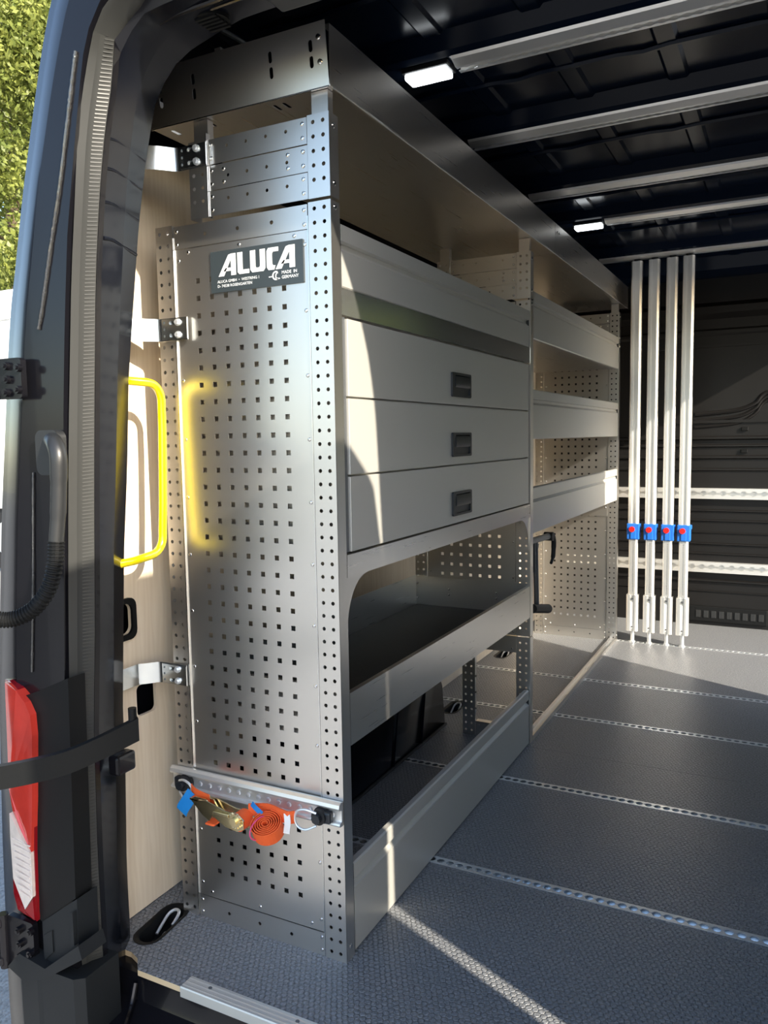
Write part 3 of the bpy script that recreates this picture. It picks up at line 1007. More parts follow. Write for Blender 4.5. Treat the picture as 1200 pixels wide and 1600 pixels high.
# cable conduit to the door
cond = thing('cable_conduit', (-0.47, -0.34, 0.7), 'dark grey cable boot and corrugated hose from the rear frame to the door', 'conduit')
bt = [at(82, 688, Y=-0.325), at(86, 694, Y=-0.345), at(91, 712, Y=-0.352), at(92, 745, Y=-0.352), at(91, 800, Y=-0.352), at(88, 846, Y=-0.354)]
MB().tube(crom(bt, 6), [0.0150] * 19 + [0.0140] * 6 + [0.013] * 6, 16).build('boot', 'grey_plastic', cond, smooth=True)
MB().prism(rrect(at(64, 700, Y=-0.318).x, at(100, 700, Y=-0.318).x, at(84, 742, Y=-0.318).z, at(84, 672, Y=-0.318).z, 0.015, 6), -0.330, -0.312, 'y').build('boot_flange', 'grey_plastic', cond, smooth=True)
hs = crom([at(88, 846, Y=-0.354), at(86, 880, Y=-0.358), at(76, 920, Y=-0.366), at(52, 952, Y=-0.38), at(22, 967, Y=-0.40), at(-8, 967, Y=-0.42), at(-60, 955, Y=-0.45), at(-130, 930, Y=-0.47)], 24)
MB().tube(hs, [0.0125 + (0.0022 if (i // 2) % 2 == 0 else 0.0) for i in range(len(hs))], 14).build('corrugated_hose', 'black_plastic', cond, smooth=False)

# hinges
def hinge(cx, cy, label, w_=38, h_=66, arm=True):
    Y = -0.322
    t = thing('hinge_assembly', at(cx, cy + h_ / 2, Y=Y), label, 'hinge', 'rear door hinges')
    x0, x1 = cx - w_ / 2, cx + w_ / 2
    A, B = at(x0, cy + h_ / 2, Y=Y), at(x1, cy - h_ / 2, Y=Y)
    MB().prism(rrect(A.x, B.x, A.z, B.z, 0.007, 4), Y - 0.012, Y, 'y').build('hinge_leaf', 'black_paint', t, smooth=True)
    for dx, dy in ((0.25, -0.26), (-0.2, 0.02), (0.25, 0.26), (-0.25, -0.3), (-0.22, 0.33)):
        p = at(cx + dx * w_, cy + dy * h_, Y=Y - 0.012)
        MB().cyl((p.x, p.z), 0.0075, Y - 0.020, Y - 0.011, 'y', 12).cyl((p.x, p.z), 0.004, Y - 0.023, Y - 0.019, 'y', 6).build('bolt', 'black_paint', t, smooth=True)
    kx = at(x0, cy, Y=Y).x - 0.012
    MB().cyl((kx, Y - 0.014), 0.010, A.z, B.z, 'z', 14).build('hinge_pin', 'black_paint', t, smooth=True)
    for dz in (-1, 1):
        zc = (A.z + B.z) / 2 + dz * (B.z - A.z) * 0.36
        MB().box(kx - 0.13, kx + 0.006, Y - 0.028, Y - 0.006, zc - 0.009, zc + 0.009, 0.004).build('hinge_arm', 'black_paint', t)


hinge(21, 592, 'black bolted upper door hinge above the cable boot')
hinge(41, 1472, 'black bolted lower door hinge under the tail lamp', 36, 66)

# door stay
st = thing('door_stay', (-0.42, -0.36, 0.5), 'flat black curved door stay bar crossing in front of the tail lamp', 'door stay')
sp = [at(-60, 1222, Y=-0.50), at(0, 1214, Y=-0.465), at(60, 1202, Y=-0.43), at(110, 1188, Y=-0.395), at(160, 1166, Y=-0.355), at(216, 1138, Y=-0.305)]
MB().ribbon(crom(sp, 5), 0.041, 0.014, (0, 0, 1)).build('stay_bar', 'black_plastic', st)
p = at(207, 1118, Y=-0.31)
MB().cyl((p.x, p.y), 0.0075, p.z - 0.04, p.z + 0.014, 'z', 14).build('stay_pin', 'black_plastic', st, smooth=True)
p = at(181, 1195, Y=-0.22)
MB().box(p.x - 0.012, p.x + 0.016, p.y - 0.01, p.y + 0.04, p.z - 0.02, p.z + 0.02, 0.006).build('stay_bracket', 'black_paint', st)

# rear doors, swung open (outside the frame)
dl = MB().prism([(-0.36, -0.12), (-0.36, 1.5), (-0.40, 1.68), (-0.49, 1.755), (-1.14, 1.755), (-1.14, -0.12)], 1.19, 1.235, 'x').build('door_1', 'black_paint')
tag(dl, 'black right rear door standing open', None, None, 'structure')
dvec = Vector((-0.68, -0.735, 0)).normalized()
dn = Vector((dvec.y, -dvec.x, 0)) * 0.045
d0p = Vector((-0.69, -0.37, 0))
mb = MB()
dout = [(0.0, -0.12), (0.0, 1.5), (0.04, 1.68), (0.12, 1.755), (0.76, 1.755), (0.76, -0.12)]
vs = [d0p + dvec * a_ + Vector((0, 0, b_)) for a_, b_ in dout]
mb.add(vs + [p + dn for p in vs], [(5, 4, 3, 2, 1, 0), (6, 7, 8, 9, 10, 11)] + [(k, (k + 1) % 6, 6 + (k + 1) % 6, 6 + k) for k in range(6)])
dr = mb.build('door_2', 'black_paint')
tag(dr, 'black left rear door folded open', None, None, 'structure')

# ================================================================ YELLOW GRAB HANDLE
gh = thing('grab_handle', (-0.408, -0.08, 0.82), 'bright yellow bent tube grab handle in front of the plywood wall', 'handle')
XH = -0.408
hp = [(XH - 0.030, -0.165, 1.205), (XH - 0.008, -0.125, 1.203), (XH, -0.075, 1.2015)]
hp += [(XH, -0.068 + 0.036 * math.sin(R(t)), 1.165 + 0.036 * math.cos(R(t))) for t in range(0, 91, 15)]
hp += [(XH, -0.033, 1.1), (XH, -0.040, 0.95), (XH, -0.045, 0.885)]
hp += [(XH, -0.085 + 0.040 * math.cos(R(t)), 0.878 - 0.038 * math.sin(R(t))) for t in range(0, 91, 15)]
hp += [(XH - 0.010, -0.12, 0.834), (XH - 0.034, -0.160, 0.828)]
MB().tube(hp, 0.0088, 14).build('handle_tube', 'yellow', gh, smooth=True)

# ================================================================ SHELVING RACK
rack = thing('shelving_rack', (-0.217, 1.4, 0.0), 'tall silver perforated metal shelving rack with canopy along the left wall', 'shelving rack')
XL = -0.434
PIT = 0.0359
COLS = [-0.327 + PIT * i for i in range(7)]


def rows_between(z0, z1, first, pitch):
    k0 = math.ceil((z0 - first) / pitch)
    out = []
    z = first + k0 * pitch
    while z <= z1:
        out.append(z)
        z += pitch
    return out


def post(parent, x0, x1, z0, z1, Y, out_side, depth=0.034, name='post', m='steel'):
    """perforated channel post: drilled front face, flanges on both sides"""
    xc = (x0 + x1) / 2
    rows = rows_between(z0 + 0.012, z1 - 0.012, 0.017, 0.0263)
    mb = MB().perf(x0, x1, z0, z1, [xc - 0.011, xc + 0.011], rows, 0.0041, 8, Y, 0.0016)
    s = 1 if out_side > 0 else -1
    if s > 0:
        mb.box(x1 - 0.0016, x1, Y + 0.0017, Y + depth, z0, z1)
        mb.box(x0, x0 + 0.0016, Y + 0.0017, Y + depth * 0.5, z0, z1)
        mb.box(x1 - 0.014, x1 - 0.0016, Y + depth - 0.0016, Y + depth, z0, z1)
    else:
        mb.box(x0, x0 + 0.0016, Y + 0.0017, Y + depth, z0, z1)
        mb.box(x1 - 0.0016, x1, Y + 0.0017, Y + depth * 0.5, z0, z1)
    return mb.build(name, m, parent)


def rivets(parent, pts, r=0.0042, nrm='-y', name='rivets'):
    mb = MB()
    for p in pts:
        mb.dome(p, r, nrm)
    return tag(mb.build(name, 'rivet', parent, smooth=True), kind='stuff')


def holes_in(x0, x1, n):
    return [x0 + (i + 1) * (x1 - x0) / (n + 1) for i in range(n)]


def brace(parent, x0, x1, z0, z1, Y, nh, zoff=0.0):
    zc = (z0 + z1) / 2 + zoff
    MB().perf(x0, x1, z0, z1, holes_in(x0, x1, nh), [zc], 0.0042, 8, Y, 0.0016).build('brace', 'steel', parent)


def side_frame(Y, zbot, ztop=1.529, full=True):
    """one upright frame of the rack; returns the part"""
    fr = MB()
    fr.box(XL + 0.002, XL + 0.016, Y + 0.030, Y + 0.032, zbot + 0.004, ztop - 0.004)
    f = fr.build('side_frame', 'steel', rack)
    LOC[f.name] = LOC[rack.name]
    post(f, -0.050, 0.0, zbot, ztop, Y, 1)
    post(f, XL, -0.390, zbot, ztop + 0.002, Y, -1)
    lo = zbot + 0.052
    rw = rows_between(lo + 0.06, 1.425, 0.119, PIT)
    MB().perf(-0.389, -0.051, lo, 1.480, COLS, rw, 0.0052, 4, Y + 0.003, 0.0014).build('perforated_panel', 'steel', f)
    MB().box(-0.3895, -0.3870, Y - 0.0008, Y + 0.004, lo - 0.05, 1.505).box(-0.0525, -0.0505, Y - 0.0005, Y + 0.004, lo - 0.05, 1.505).build('panel_edge', 'rivet', f)
    brace(f, -0.386, -0.053, zbot, lo - 0.001, Y + 0.0015, 3)
    brace(f, -0.386, -0.053, 1.481, 1.527, Y + 0.0015, 3)
    rv = []
    zz = lo + 0.03
    k = 0
    while zz < 1.47:
        rv += [(-0.376, Y + 0.003, zz), (-0.0615, Y + 0.003, zz - 0.004)]
        zz += 0.125
    rv += [(x, Y + 0.003, lo + 0.012) for x in (-0.35, -0.218, -0.085)] + [(x, Y + 0.003, 1.472) for x in (-0.35, -0.218, -0.085)]
    for z in (lo - 0.012, lo - 0.04, 1.49, 1.517):
        rv += [(-0.378, Y + 0.0015, z), (-0.0605, Y + 0.0015, z)]
    rivets(f, rv)
    # extension above: two short posts and three slats
    post(f, -0.048, 0.0, 1.535, 1.688, Y, 1)
    post(f, -0.336, -0.291, 1.535, 1.688, Y, -1)
    MB().box(-0.2905, -0.2885, Y - 0.0015, Y + 0.01, 1.535, 1.700).build('panel_edge', 'rivet', f)
    for k in range(3):
        z0 = 1.536 + k * 0.0508
        xs = holes_in(-0.287, -0.050, 4)
        MB().perf(-0.2875, -0.050, z0, z0 + 0.0488, xs, [z0 + 0.0245 + (0.006 if k != 1 else 0)], 0.0036, 8, Y + 0.0016 + (0.001 if k == 1 else 0), 0.0015).build('slat', 'steel', f)
    rv = []
    for k in range(3):
        for z in (0.012, 0.038):
            rv += [(-0.280, Y + 0.0016, 1.536 + k * 0.0508 + z), (-0.060, Y + 0.0016, 1.536 + k * 0.0508 + z)]
    rv += [(-0.25, Y + 0.0026, 1.60), (-0.25, Y + 0.0026, 1.625), (-0.095, Y + 0.0026, 1.60), (-0.095, Y + 0.0026, 1.625)]
    rivets(f, rv)
    for xa in (-0.044, -0.33):
        MB().box(xa, xa + 0.036, Y + 0.012, Y + 0.03, 1.688, 1.7325).build('spacer', 'steel', f)
    rivets(f, [(0.0, Y + 0.017, z) for z in (1.667, 1.562, 1.518)] + ([(0.0, Y + 0.017, zbot + 0.028)] if full else []), 0.0058, 'x', 'bolts')
    return f


side_frame(0.0, 0.0)
mfr = side_frame(1.293, 0.384, full=False)
side_frame(2.832, 0.0)
# lower, open part of the middle frame
lf = MB().box(-0.248, -0.205, 1.296, 1.324, 0.335, 0.380).build('lower_frame', 'steel', rack)
post(lf, -0.050, 0.0, 0.0, 0.380, 1.293, 1)
post(lf, -0.252, -0.204, 0.0, 0.380, 1.293, -1, m='steel')
MB().box(-0.203, -0.051, 1.295, 1.297, 0.322, 0.380).box(-0.203, -0.051, 1.295, 1.322, 0.378, 0.3795).box(-0.434, -0.252, 1.295, 1.322, 0.345, 0.380).build('beam', 'steel', lf)
MB().box(-0.203, -0.051, 1.295, 1.297, 0.0, 0.052).box(-0.203, -0.051, 1.295, 1.322, 0.050, 0.052).build('beam', 'steel', lf)
rivets(lf, [(-0.19, 1.295, 0.04), (-0.065, 1.295, 0.04), (-0.19, 1.295, 0.335), (-0.065, 1.295, 0.335)] + [(-0.2, 1.293, z) for z in (0.1, 0.16, 0.22)])

# canopy: two folded trays on top
def canopy(y0, y1, endcap):
    sl = [list(reversed(stadium(x, 0.04, 0.011, 0.004, 4))) for x in (-0.40, -0.325, -0.305, -0.14, -0.118, -0.03)] if endcap else []
    ft = MB().plate([(XL + 0.001, y0 + 0.002), (0.004, y0 + 0.002), (0.004, y1 - 0.001), (XL + 0.001, y1 - 0.001)], sl, 1.7335, 1.735, 'z').build('canopy_tray', 'steel_y', rack)
    MB().box(0.0025, 0.004, y0 + (0.002 if endcap else 0.0), y1 - 0.001, 1.735, 1.843).box(-0.012, 0.0025, y0 + 0.002, y1 - 0.001, 1.8415, 1.843).build('canopy_front', 'steel_y', ft)
    MB().box(XL + 0.001, XL + 0.0025, y0 + 0.002, y1 - 0.001, 1.735, 1.80).build('canopy_back', 'steel_y', ft)
    if endcap:
        holes = []
        for x in (-0.031, -0.122, -0.311, -0.398):
            for zc in (1.806, 1.7785):
                holes.append(list(reversed(stadium(x, zc, 0.0065, 0.0042, 4))))
        out = [(XL, 1.7335), (0.003, 1.7335), (0.003, 1.843), (XL, 1.843)]
        mb = MB().plate(out, holes, y0, y0 + 0.0015, 'y')
        mb.v = [(p[0], p[1] - (p[2] - 1.7335) * 0.12, p[2]) for p in mb.v]
        mb.build('canopy_end', 'steel', ft)
        MB().box(XL, 0.003, y0 + 0.0003, y0 + 0.003, 1.731, 1.7335).build('end_fold', 'rivet', ft)
        rivets(ft, [(-0.013, y0 - 0.010, 1.818), (-0.013, y0 - 0.005, 1.776)], 0.006)
        MB().box(-0.25, -0.235, y0 - 0.013, y0 - 0.002, 1.843, 1.849).build('tab', 'steel', ft)
    else:
        rivets(ft, [(0.004, y0 + 0.03, 1.815), (0.004, y0 + 0.055, 1.815)], 0.006, 'x')
    # straight bright lower fold
    MB().box(0.0020, 0.0052, y0, y1, 1.7312, 1.7348, 0.0009).build('lower_fold', 'alu_white', ft)


canopy(0.0, 1.585, True)
canopy(1.587, 3.03, False)
MB().box(XL + 0.001, 0.004, 3.0285, 3.03, 1.7335, 1.843).build('canopy_end', 'steel', rack)


# profiled flaps (fronts)
def flap(name, z0, z1, y0, y1, x=-0.002, cap=True, m='anodised'):
    h = z1 - z0
    t = z1
    g_ = 0.034
    prof = [(x - 0.016, t), (x - 0.004, t), (x, t - 0.003), (x, t - g_ + 0.001), (x - 0.0105, t - g_ - 0.001), (x - 0.0105, t - g_ - 0.010), (x - 0.003, t - g_ - 0.018), (x, t - g_ - 0.019), (x, z0 + 0.003), (x - 0.003, z0), (x - 0.016, z0), (x - 0.016, z0 + 0.004), (x - 0.012, z0 + 0.006), (x - 0.012, t - 0.006), (x - 0.016, t - 0.006)]
    f = MB().prism(prof, y0, y1, 'y').build(name, m, rack)
    for yy in ((y0 - 0.0028, y0), (y1, y1 + 0.0028)):
        MB().box(x - 0.018, x - 0.0015, yy[0], yy[1], z0, t - 0.001).build('end_cap', 'handle_black', f)
    MB().dome((x - 0.0075, y1 - 0.006, t - g_ - 0.009), 0.0045, 'x').build('catch', 'rivet', f, smooth=True)
    return f


flap('flap_front', 1.372, 1.494, 0.042, 1.283)
flap('kick_board', 0.003, 0.196, 0.042, 1.286)
flap('flap_front', 1.405, 1.565, 1.334, 2.826)
flap('flap_front', 1.066, 1.236, 1.334, 2.826)
flap('flap_front', 0.738, 0.900, 1.334, 2.826)
for z in (1.408, 1.069, 0.741):
    sh = MB().box(XL + 0.003, -0.02, 1.333, 2.829, z, z + 0.0015).box(XL + 0.003, XL + 0.0045, 1.333, 2.829, z, z + 0.06).build('shelf_plate', 'steel_y', rack)
    MB().box(XL + 0.0046, -0.02, 1.333, 1.3345, z + 0.0015, z + 0.07).box(XL + 0.0046, -0.02, 2.8275, 2.829, z + 0.0015, z + 0.07).build('end_wall', 'steel', sh)
# lower cross member on the far frame and the floor angle
MB().box(-0.385, -0.051, 2.829, 2.8315, 0.655, 0.735).build('cross_plate', 'steel', rack)
rivets(rack, [(-0.062, 2.829, 0.70), (-0.36, 2.829, 0.70)], 0.006)
MB().box(-0.032, 0.0, 1.330, 2.831, 0.0, 0.0016).box(-0.0016, 0.0, 1.330, 2.831, 0.0016, 0.018).box(-0.032, -0.0304, 1.330, 2.831, 0.0016, 0.018).build('floor_angle', 'steel_y', rack)

# cross rail under the drawers with curved gussets
MB().box(-0.0016, 0.0, 0.036, 1.289, 0.800, 0.846).box(-0.025, -0.0016, 0.036, 1.289, 0.800, 0.8016).box(XL + 0.003, -0.0016, 0.036, 1.289, 0.8445, 0.846).build('cross_rail', 'steel_y', rack)
ga = [(0.036, 0.680)] + [(0.126 - 0.088 * math.cos(R(t)), 0.690 + 0.108 * math.sin(R(t))) for t in range(0, 91, 10)] + [(0.126, 0.800), (0.036, 0.800)]
MB().prism(ga, -0.0048, -0.0032, 'x').build('gusset', 'steel', rack)
MB().prism([(1.325 - p[0], p[1]) for p in ga], -0.0048, -0.0032, 'x').build('gusset', 'steel', rack)
# smooth strip above the drawers
MB().box(-0.0025, -0.001, 0.036, 1.2925, 1.322, 1.3715).box(-0.02, -0.001, 0.036, 1.2925, 1.3195, 1.322).build('cover_strip', 'steel_bright', rack)

# ---------------------------------------------------------------- drawer cabinet
cab = thing('drawer_cabinet', (-0.21, 0.66, 0.848), 'grey three drawer cabinet with black flush pulls set in the rack', 'drawer cabinet')
MB().box(XL + 0.004, -0.022, 0.039, 0.0405, 0.848, 1.318).box(XL + 0.004, -0.022, 1.2865, 1.288, 0.848, 1.318).box(XL + 0.004, -0.022, 0.039, 1.288, 1.3165, 1.318).box(XL + 0.004, XL + 0.0055, 0.039, 1.288, 0.848, 1.3165).box(-0.0215, -0.020, 0.039, 1.288, 0.848, 1.318).build('carcass', 'steel', cab)
MB().box(-0.019, -0.006, 0.0385, 0.0555, 0.850, 1.317).build('filler_strip', 'dark_steel', cab)
ZD = [1.1625, 1.0065, 0.8505]
hy0, hy1 = 0.592, 0.726


def pull(parent, z0):
    """recessed flush pull: frame, rounded flap over a dark pocket"""
    o = rrect(hy0, hy1, z0 + 0.020, z0 + 0.083, 0.005, 3)
    i = rrect(hy0 + 0.016, hy1 - 0.010, z0 + 0.026, z0 + 0.077, 0.006, 3)
    h = MB().plate(o, [list(reversed(i))], -0.001, 0.0045, 'x').build('drawer_pull', 'handle_black', parent)
    MB().box(-0.0008, 0.0006, hy0 + 0.014, hy1 - 0.008, z0 + 0.024, z0 + 0.079).build('pocket', 'handle_black', h)
    pr = [(-0.0005, z0 + 0.0775), (0.0042, z0 + 0.0745), (0.0062, z0 + 0.066), (0.0066, z0 + 0.055), (0.0058, z0 + 0.047), (0.004, z0 + 0.045), (-0.0005, z0 + 0.047)]
    MB().prism(pr, hy0 + 0.018, hy1 - 0.012, 'y').build('pull_flap', 'handle_black', h, smooth=True)


d0 = MB().box(-0.0185, -0.001, 0.0575, 1.278, ZD[0], ZD[0] + 0.152, 0.0012).build('drawer_front', 'anodised', cab)
pull(d0, ZD[0])
for z in ZD[1:]:
    d = copy_tree(d0, (0, 0, z - ZD[0]), cab)
mb = MB()
for z in (1.1605, 1.0045):
    mb.box(-0.0195, -0.013, 0.06, 1.277, z - 0.001, z + 0.001)
mb.box(-0.019, -0.004, 1.2785, 1.2845, 0.85, 1.317)
mb.build('slide_trim', 'anodised', cab)

# ---------------------------------------------------------------- open tray
tr = thing('shelf_tray', (-0.21, 0.66, 0.455), 'open metal shelf tray with a black mat under the drawers', 'shelf tray')
MB().box(-0.0016, 0.0, 0.036, 1.290, 0.452, 0.562).box(-0.012, -0.0016, 0.036, 1.290, 0.5604, 0.562).box(-0.02, -0.0016, 0.036, 1.290, 0.452, 0.4536).build('tray_front', 'steel_y', tr)
MB().box(XL + 0.004, -0.0018, 0.037, 1.289, 0.4536, 0.455).build('tray_base', 'steel', tr)
MB().box(XL + 0.006, -0.004, 0.040, 1.286, 0.4552, 0.466).build('tray_mat', 'mat_black', tr)
MB().box(XL + 0.003, XL + 0.0046, 0.037, 1.289, 0.455, 0.575).build('tray_back', 'steel_y', tr)
for y in (0.0366, 1.2875):
    e = MB().box(XL + 0.005, -0.004, y, y + 0.0015, 0.455, 0.572).build('tray_end', 'steel', tr)
rivets(tr, [(-0.425, 1.2872, z) for z in (0.49, 0.545)] + [(-0.3, 1.2872, 0.53), (-0.3, 1.2872, 0.51), (-0.12, 1.2872, 0.53), (-0.12, 1.2872, 0.51)])

# ================================================================ NAMEPLATE
sg = thing('nameplate', (-0.177, -0.002, 1.381), 'dark grey nameplate with white maker lettering on the perforated panel', 'sign')
SX0, SX1, SZ0, SZ1 = -0.2895, -0.0635, 1.3815, 1.4640
MB().prism(rrect(SX0, SX1, SZ0, SZ1, 0.002, 2), 0.0002, 0.0024, 'y').build('plate', 'sign_grey', sg)
SW, SH = SX1 - SX0, SZ1 - SZ0


def P(u, v):
    return (SX0 + u * SW, SZ1 - v * SH)


def letter(polys, name='letter'):
    mb = MB()
    for q in polys:
        mb.prism([P(*p) for p in q], -0.0006, 0.0003, 'y')
    return mb.build(name, 'sign_white', sg)


T, B_ = 0.10, 0.62
letter([[(0.09, B_), (0.205, T + 0.02), (0.235, T), (0.285, T), (0.285, B_), (0.232, B_), (0.232, T + 0.16), (0.225, T + 0.16), (0.15, B_)], [(0.175, 0.43), (0.235, 0.43), (0.235, 0.51), (0.145, 0.51)]])
letter([[(0.305, T), (0.36, T), (0.36, B_ - 0.10), (0.43, B_ - 0.10), (0.43, B_), (0.325, B_), (0.305, B_ - 0.05)]])
letter([[(0.445, T), (0.50, T), (0.50, B_ - 0.13), (0.51, B_ - 0.10), (0.54, B_ - 0.10), (0.55, B_ - 0.13), (0.55, T), (0.605, T), (0.605, B_ - 0.07), (0.585, B_), (0.465, B_), (0.445, B_ - 0.07)]])
letter([[(0.64, T), (0.745, T), (0.745, T + 0.10), (0.69, T + 0.10), (0.678, T + 0.14), (0.678, B_ - 0.14), (0.69, B_ - 0.10), (0.712, B_ - 0.10), (0.70, B_), (0.64, B_), (0.622, B_ - 0.07), (0.622, T + 0.07)]])
letter([[(0.715, B_), (0.825, T + 0.02), (0.855, T), (0.915, T), (0.915, B_), (0.86, B_), (0.86, T + 0.16), (0.852, T + 0.16), (0.775, B_)], [(0.80, 0.43), (0.862, 0.43), (0.862, 0.51), (0.77, 0.51)]])


def small_text(body, u, v, size):
    cu = bpy.data.curves.new('t', 'FONT')
    cu.body = body
    cu.size = size
    cu.offset = size * 0.012
    cu.resolution_u = 2
    o = bpy.data.objects.new('t', cu)
    col.objects.link(o)
    dg = bpy.context.evaluated_depsgraph_get()
    me = bpy.data.meshes.new_from_object(o.evaluated_get(dg))
    x, z = P(u, v)
    mb = MB().add([(x + q.co.x, -0.0004, z + q.co.y) for q in me.vertices], [list(p.vertices) for p in me.polygons])
    bpy.data.objects.remove(o)
    return mb.build('small_print', 'sign_white', sg)


small_text('ALUCA GMBH  \u2022  WESTRING 1', 0.075, 0.775, 0.0078)
small_text('D- 74538 ROSENGARTEN', 0.075, 0.885, 0.0078)
small_text('MADE  IN', 0.775, 0.745, 0.0085)
small_text('GERMANY', 0.775, 0.855, 0.0085)
gc = P(0.715, 0.765)
gs = MB()
pts = [(gc[0] + 0.0075 * math.cos(R(t)), gc[1] + 0.0075 * math.sin(R(t))) for t in range(60, 330, 15)]
gs.ribbon([(p[0], -0.0002, p[1]) for p in pts], 0.0006, 0.0028, (0, 1, 0))
pts = [(gc[0] + 0.004 + 0.0045 * math.cos(R(t)), gc[1] - 0.001 + 0.006 * math.sin(R(t))) for t in range(80, 280, 20)] + [(gc[0] + 0.009, gc[1] - 0.006)]
gs.ribbon([(p[0], -0.0002, p[1]) for p in pts], 0.0006, 0.0022, (0, 1, 0))
q = P(0.64, 0.78)
for k in range(5):
    gs.box(q[0] + k * 0.0022, q[0] + k * 0.0022 + 0.0015, -0.0004, 0.0003, q[1] - 0.001, q[1] + 0.001)
gs.build('test_mark', 'sign_white', sg)

# ================================================================ WALL BRACKETS
def bracket(zc, xr, xl, label, yb=-0.0035):
    t = thing('wall_bracket', ((xr + xl) / 2, yb - 0.01, zc - 0.024), label, 'bracket', 'galvanised wall brackets')
    bend = xr - 0.075
    path = [(-0.512, yb - 0.16, zc), (-0.500, yb - 0.115, zc), (bend - 0.034, yb - 0.037, zc), (bend - 0.024, yb - 0.028, zc), (bend - 0.006, yb - 0.006, zc), (bend + 0.004, yb - 0.001, zc), (xr, yb - 0.001, zc)]
    b = MB().ribbon(path, 0.047, 0.0025, (0, 0, 1)).build('strip', 'galvanised', t, smooth=True)
    hl = [list(reversed(stadium(xr - 0.03, zc + dz, 0.012, 0.004, 4, False))) for dz in (-0.013, 0.013)]
    hl += [list(reversed(arc(bend + 0.015, zc + dz, 0.0028, 0, 315, 7))) for dz in (-0.014, 0.0, 0.014)]
    MB().plate([(bend + 0.008, zc - 0.0215), (xr + 0.002, zc - 0.0215), (xr + 0.002, zc + 0.0215), (bend + 0.008, zc + 0.0215)], hl, yb - 0.0062, yb - 0.0035, 'y').build('backing_plate', 'galvanised', t)
    for dz in (-0.013, 0.013):
        MB().cyl((xr - 0.022, zc + dz), 0.0075, yb - 0.0085, yb - 0.0058, 'y', 14).cyl((xr - 0.022, zc + dz), 0.005, yb - 0.013, yb - 0.008, 'y', 6).build('bolt', 'zinc_rail', t)


bracket(1.658, -0.286, -0.56, 'galvanised wall bracket under the canopy beside the short slats')
bracket(1.316, -0.352, -0.60, 'galvanised wall bracket above the yellow grab handle')
bracket(0.561, -0.392, -0.62, 'galvanised wall bracket above the square hole in the plywood')

# ================================================================ LASHING RAIL WITH RATCHET STRAP ON THE END PANEL
RZ = 0.322
lr = thing('lashing_rail', (-0.22, -0.01, 0.29), 'short aluminium lashing rail screwed across the perforated end panel', 'rail')
pr = [(-0.0015, RZ + 0.026), (-0.010, RZ + 0.028), (-0.0165, RZ + 0.024), (-0.0185, RZ + 0.017), (-0.016, RZ + 0.0125), (-0.0085, RZ + 0.011), (-0.0075, RZ + 0.009), (-0.0075, RZ - 0.012), (-0.0085, RZ - 0.014), (-0.015, RZ - 0.0155), (-0.0165, RZ - 0.019), (-0.014, RZ - 0.0225), (-0.0015, RZ - 0.0235)]
MB().prism(pr, -0.442, 0.0, 'x').build('rail_body', 'alu_white', lr, smooth=True)
mb = MB()
for k in range(16):
    mb.dome((-0.415 + k * 0.0262, -0.0082, RZ - 0.002), 0.0062, '-y', 0.6)
tag(mb.build('rail_studs', 'zinc_rail', lr, smooth=True), kind='stuff')


def fitting(x, z, label, side):
    t = thing('rail_fitting', (x, -0.02, z - 0.02), label, 'lashing fitting', 'black lashing fittings in the short rail')
    MB().cyl((x, z), 0.016, -0.030, -0.0080, 'y', 18).cyl((x, z), 0.018, -0.018, -0.012, 'y', 18).build('fitting_body', 'rubber_black', t, smooth=True)
    MB().cyl((x, z), 0.010, -0.040, -0.029, 'y', 8).build('fitting_knob', 'handle_black', t)
    MB().box(x - 0.026 * (side < 0) - 0.004 * (side > 0), x + 0.026 * (side > 0) + 0.004 * (side < 0), -0.026, -0.010, z - 0.012, z + 0.012, 0.004).build('fitting_foot', 'handle_black', t)
    s = side
    rp = [(x, -0.036, z + 0.012), (x - s * 0.02, -0.045, z + 0.020), (x - s * 0.038, -0.046, z + 0.014), (x - s * 0.045, -0.046, z - 0.002), (x - s * 0.038, -0.046, z - 0.018), (x - s * 0.02, -0.045, z - 0.022), (x, -0.036, z - 0.014)]
    MB().tube(crom(rp, 5), 0.0026, 8).build('ring', 'zinc_rail', t, smooth=True)


FXL, FZL, FXR, FZR = -0.398, RZ - 0.002, -0.043, RZ - 0.004
fitting(FXL, FZL, 'black lashing fitting with steel ring next to the blue tag', -1)
fitting(FXR, FZR, 'black lashing fitting with steel ring next to the orange strap roll', 1)

rs = thing('ratchet_strap', (-0.21, -0.05, 0.25), 'orange ratchet strap with brass coloured buckle hanging on the short rail', 'ratchet strap')
# strap pieces
MB().ribbon(crom([(-0.354, -0.046, RZ + 0.002), (-0.345, -0.055, RZ + 0.003), (-0.325, -0.060, RZ - 0.001), (-0.295, -0.060, RZ - 0.006)], 4), 0.026, 0.003, (0, 0, 1)).build('webbing', 'orange_strap', rs)
MB().ribbon(crom([(-0.088, -0.046, RZ - 0.004), (-0.098, -0.056, RZ - 0.003), (-0.12, -0.050, RZ - 0.004), (-0.16, -0.040, RZ - 0.006), (-0.20, -0.050, RZ - 0.010)], 4), 0.026, 0.003, (0, 0, 1)).build('webbing', 'orange_strap', rs)
# ratchet: two side plates, handle, spool, gear
def slab(pts, y0, y1):
    return MB().prism(pts, y0, y1, 'y')


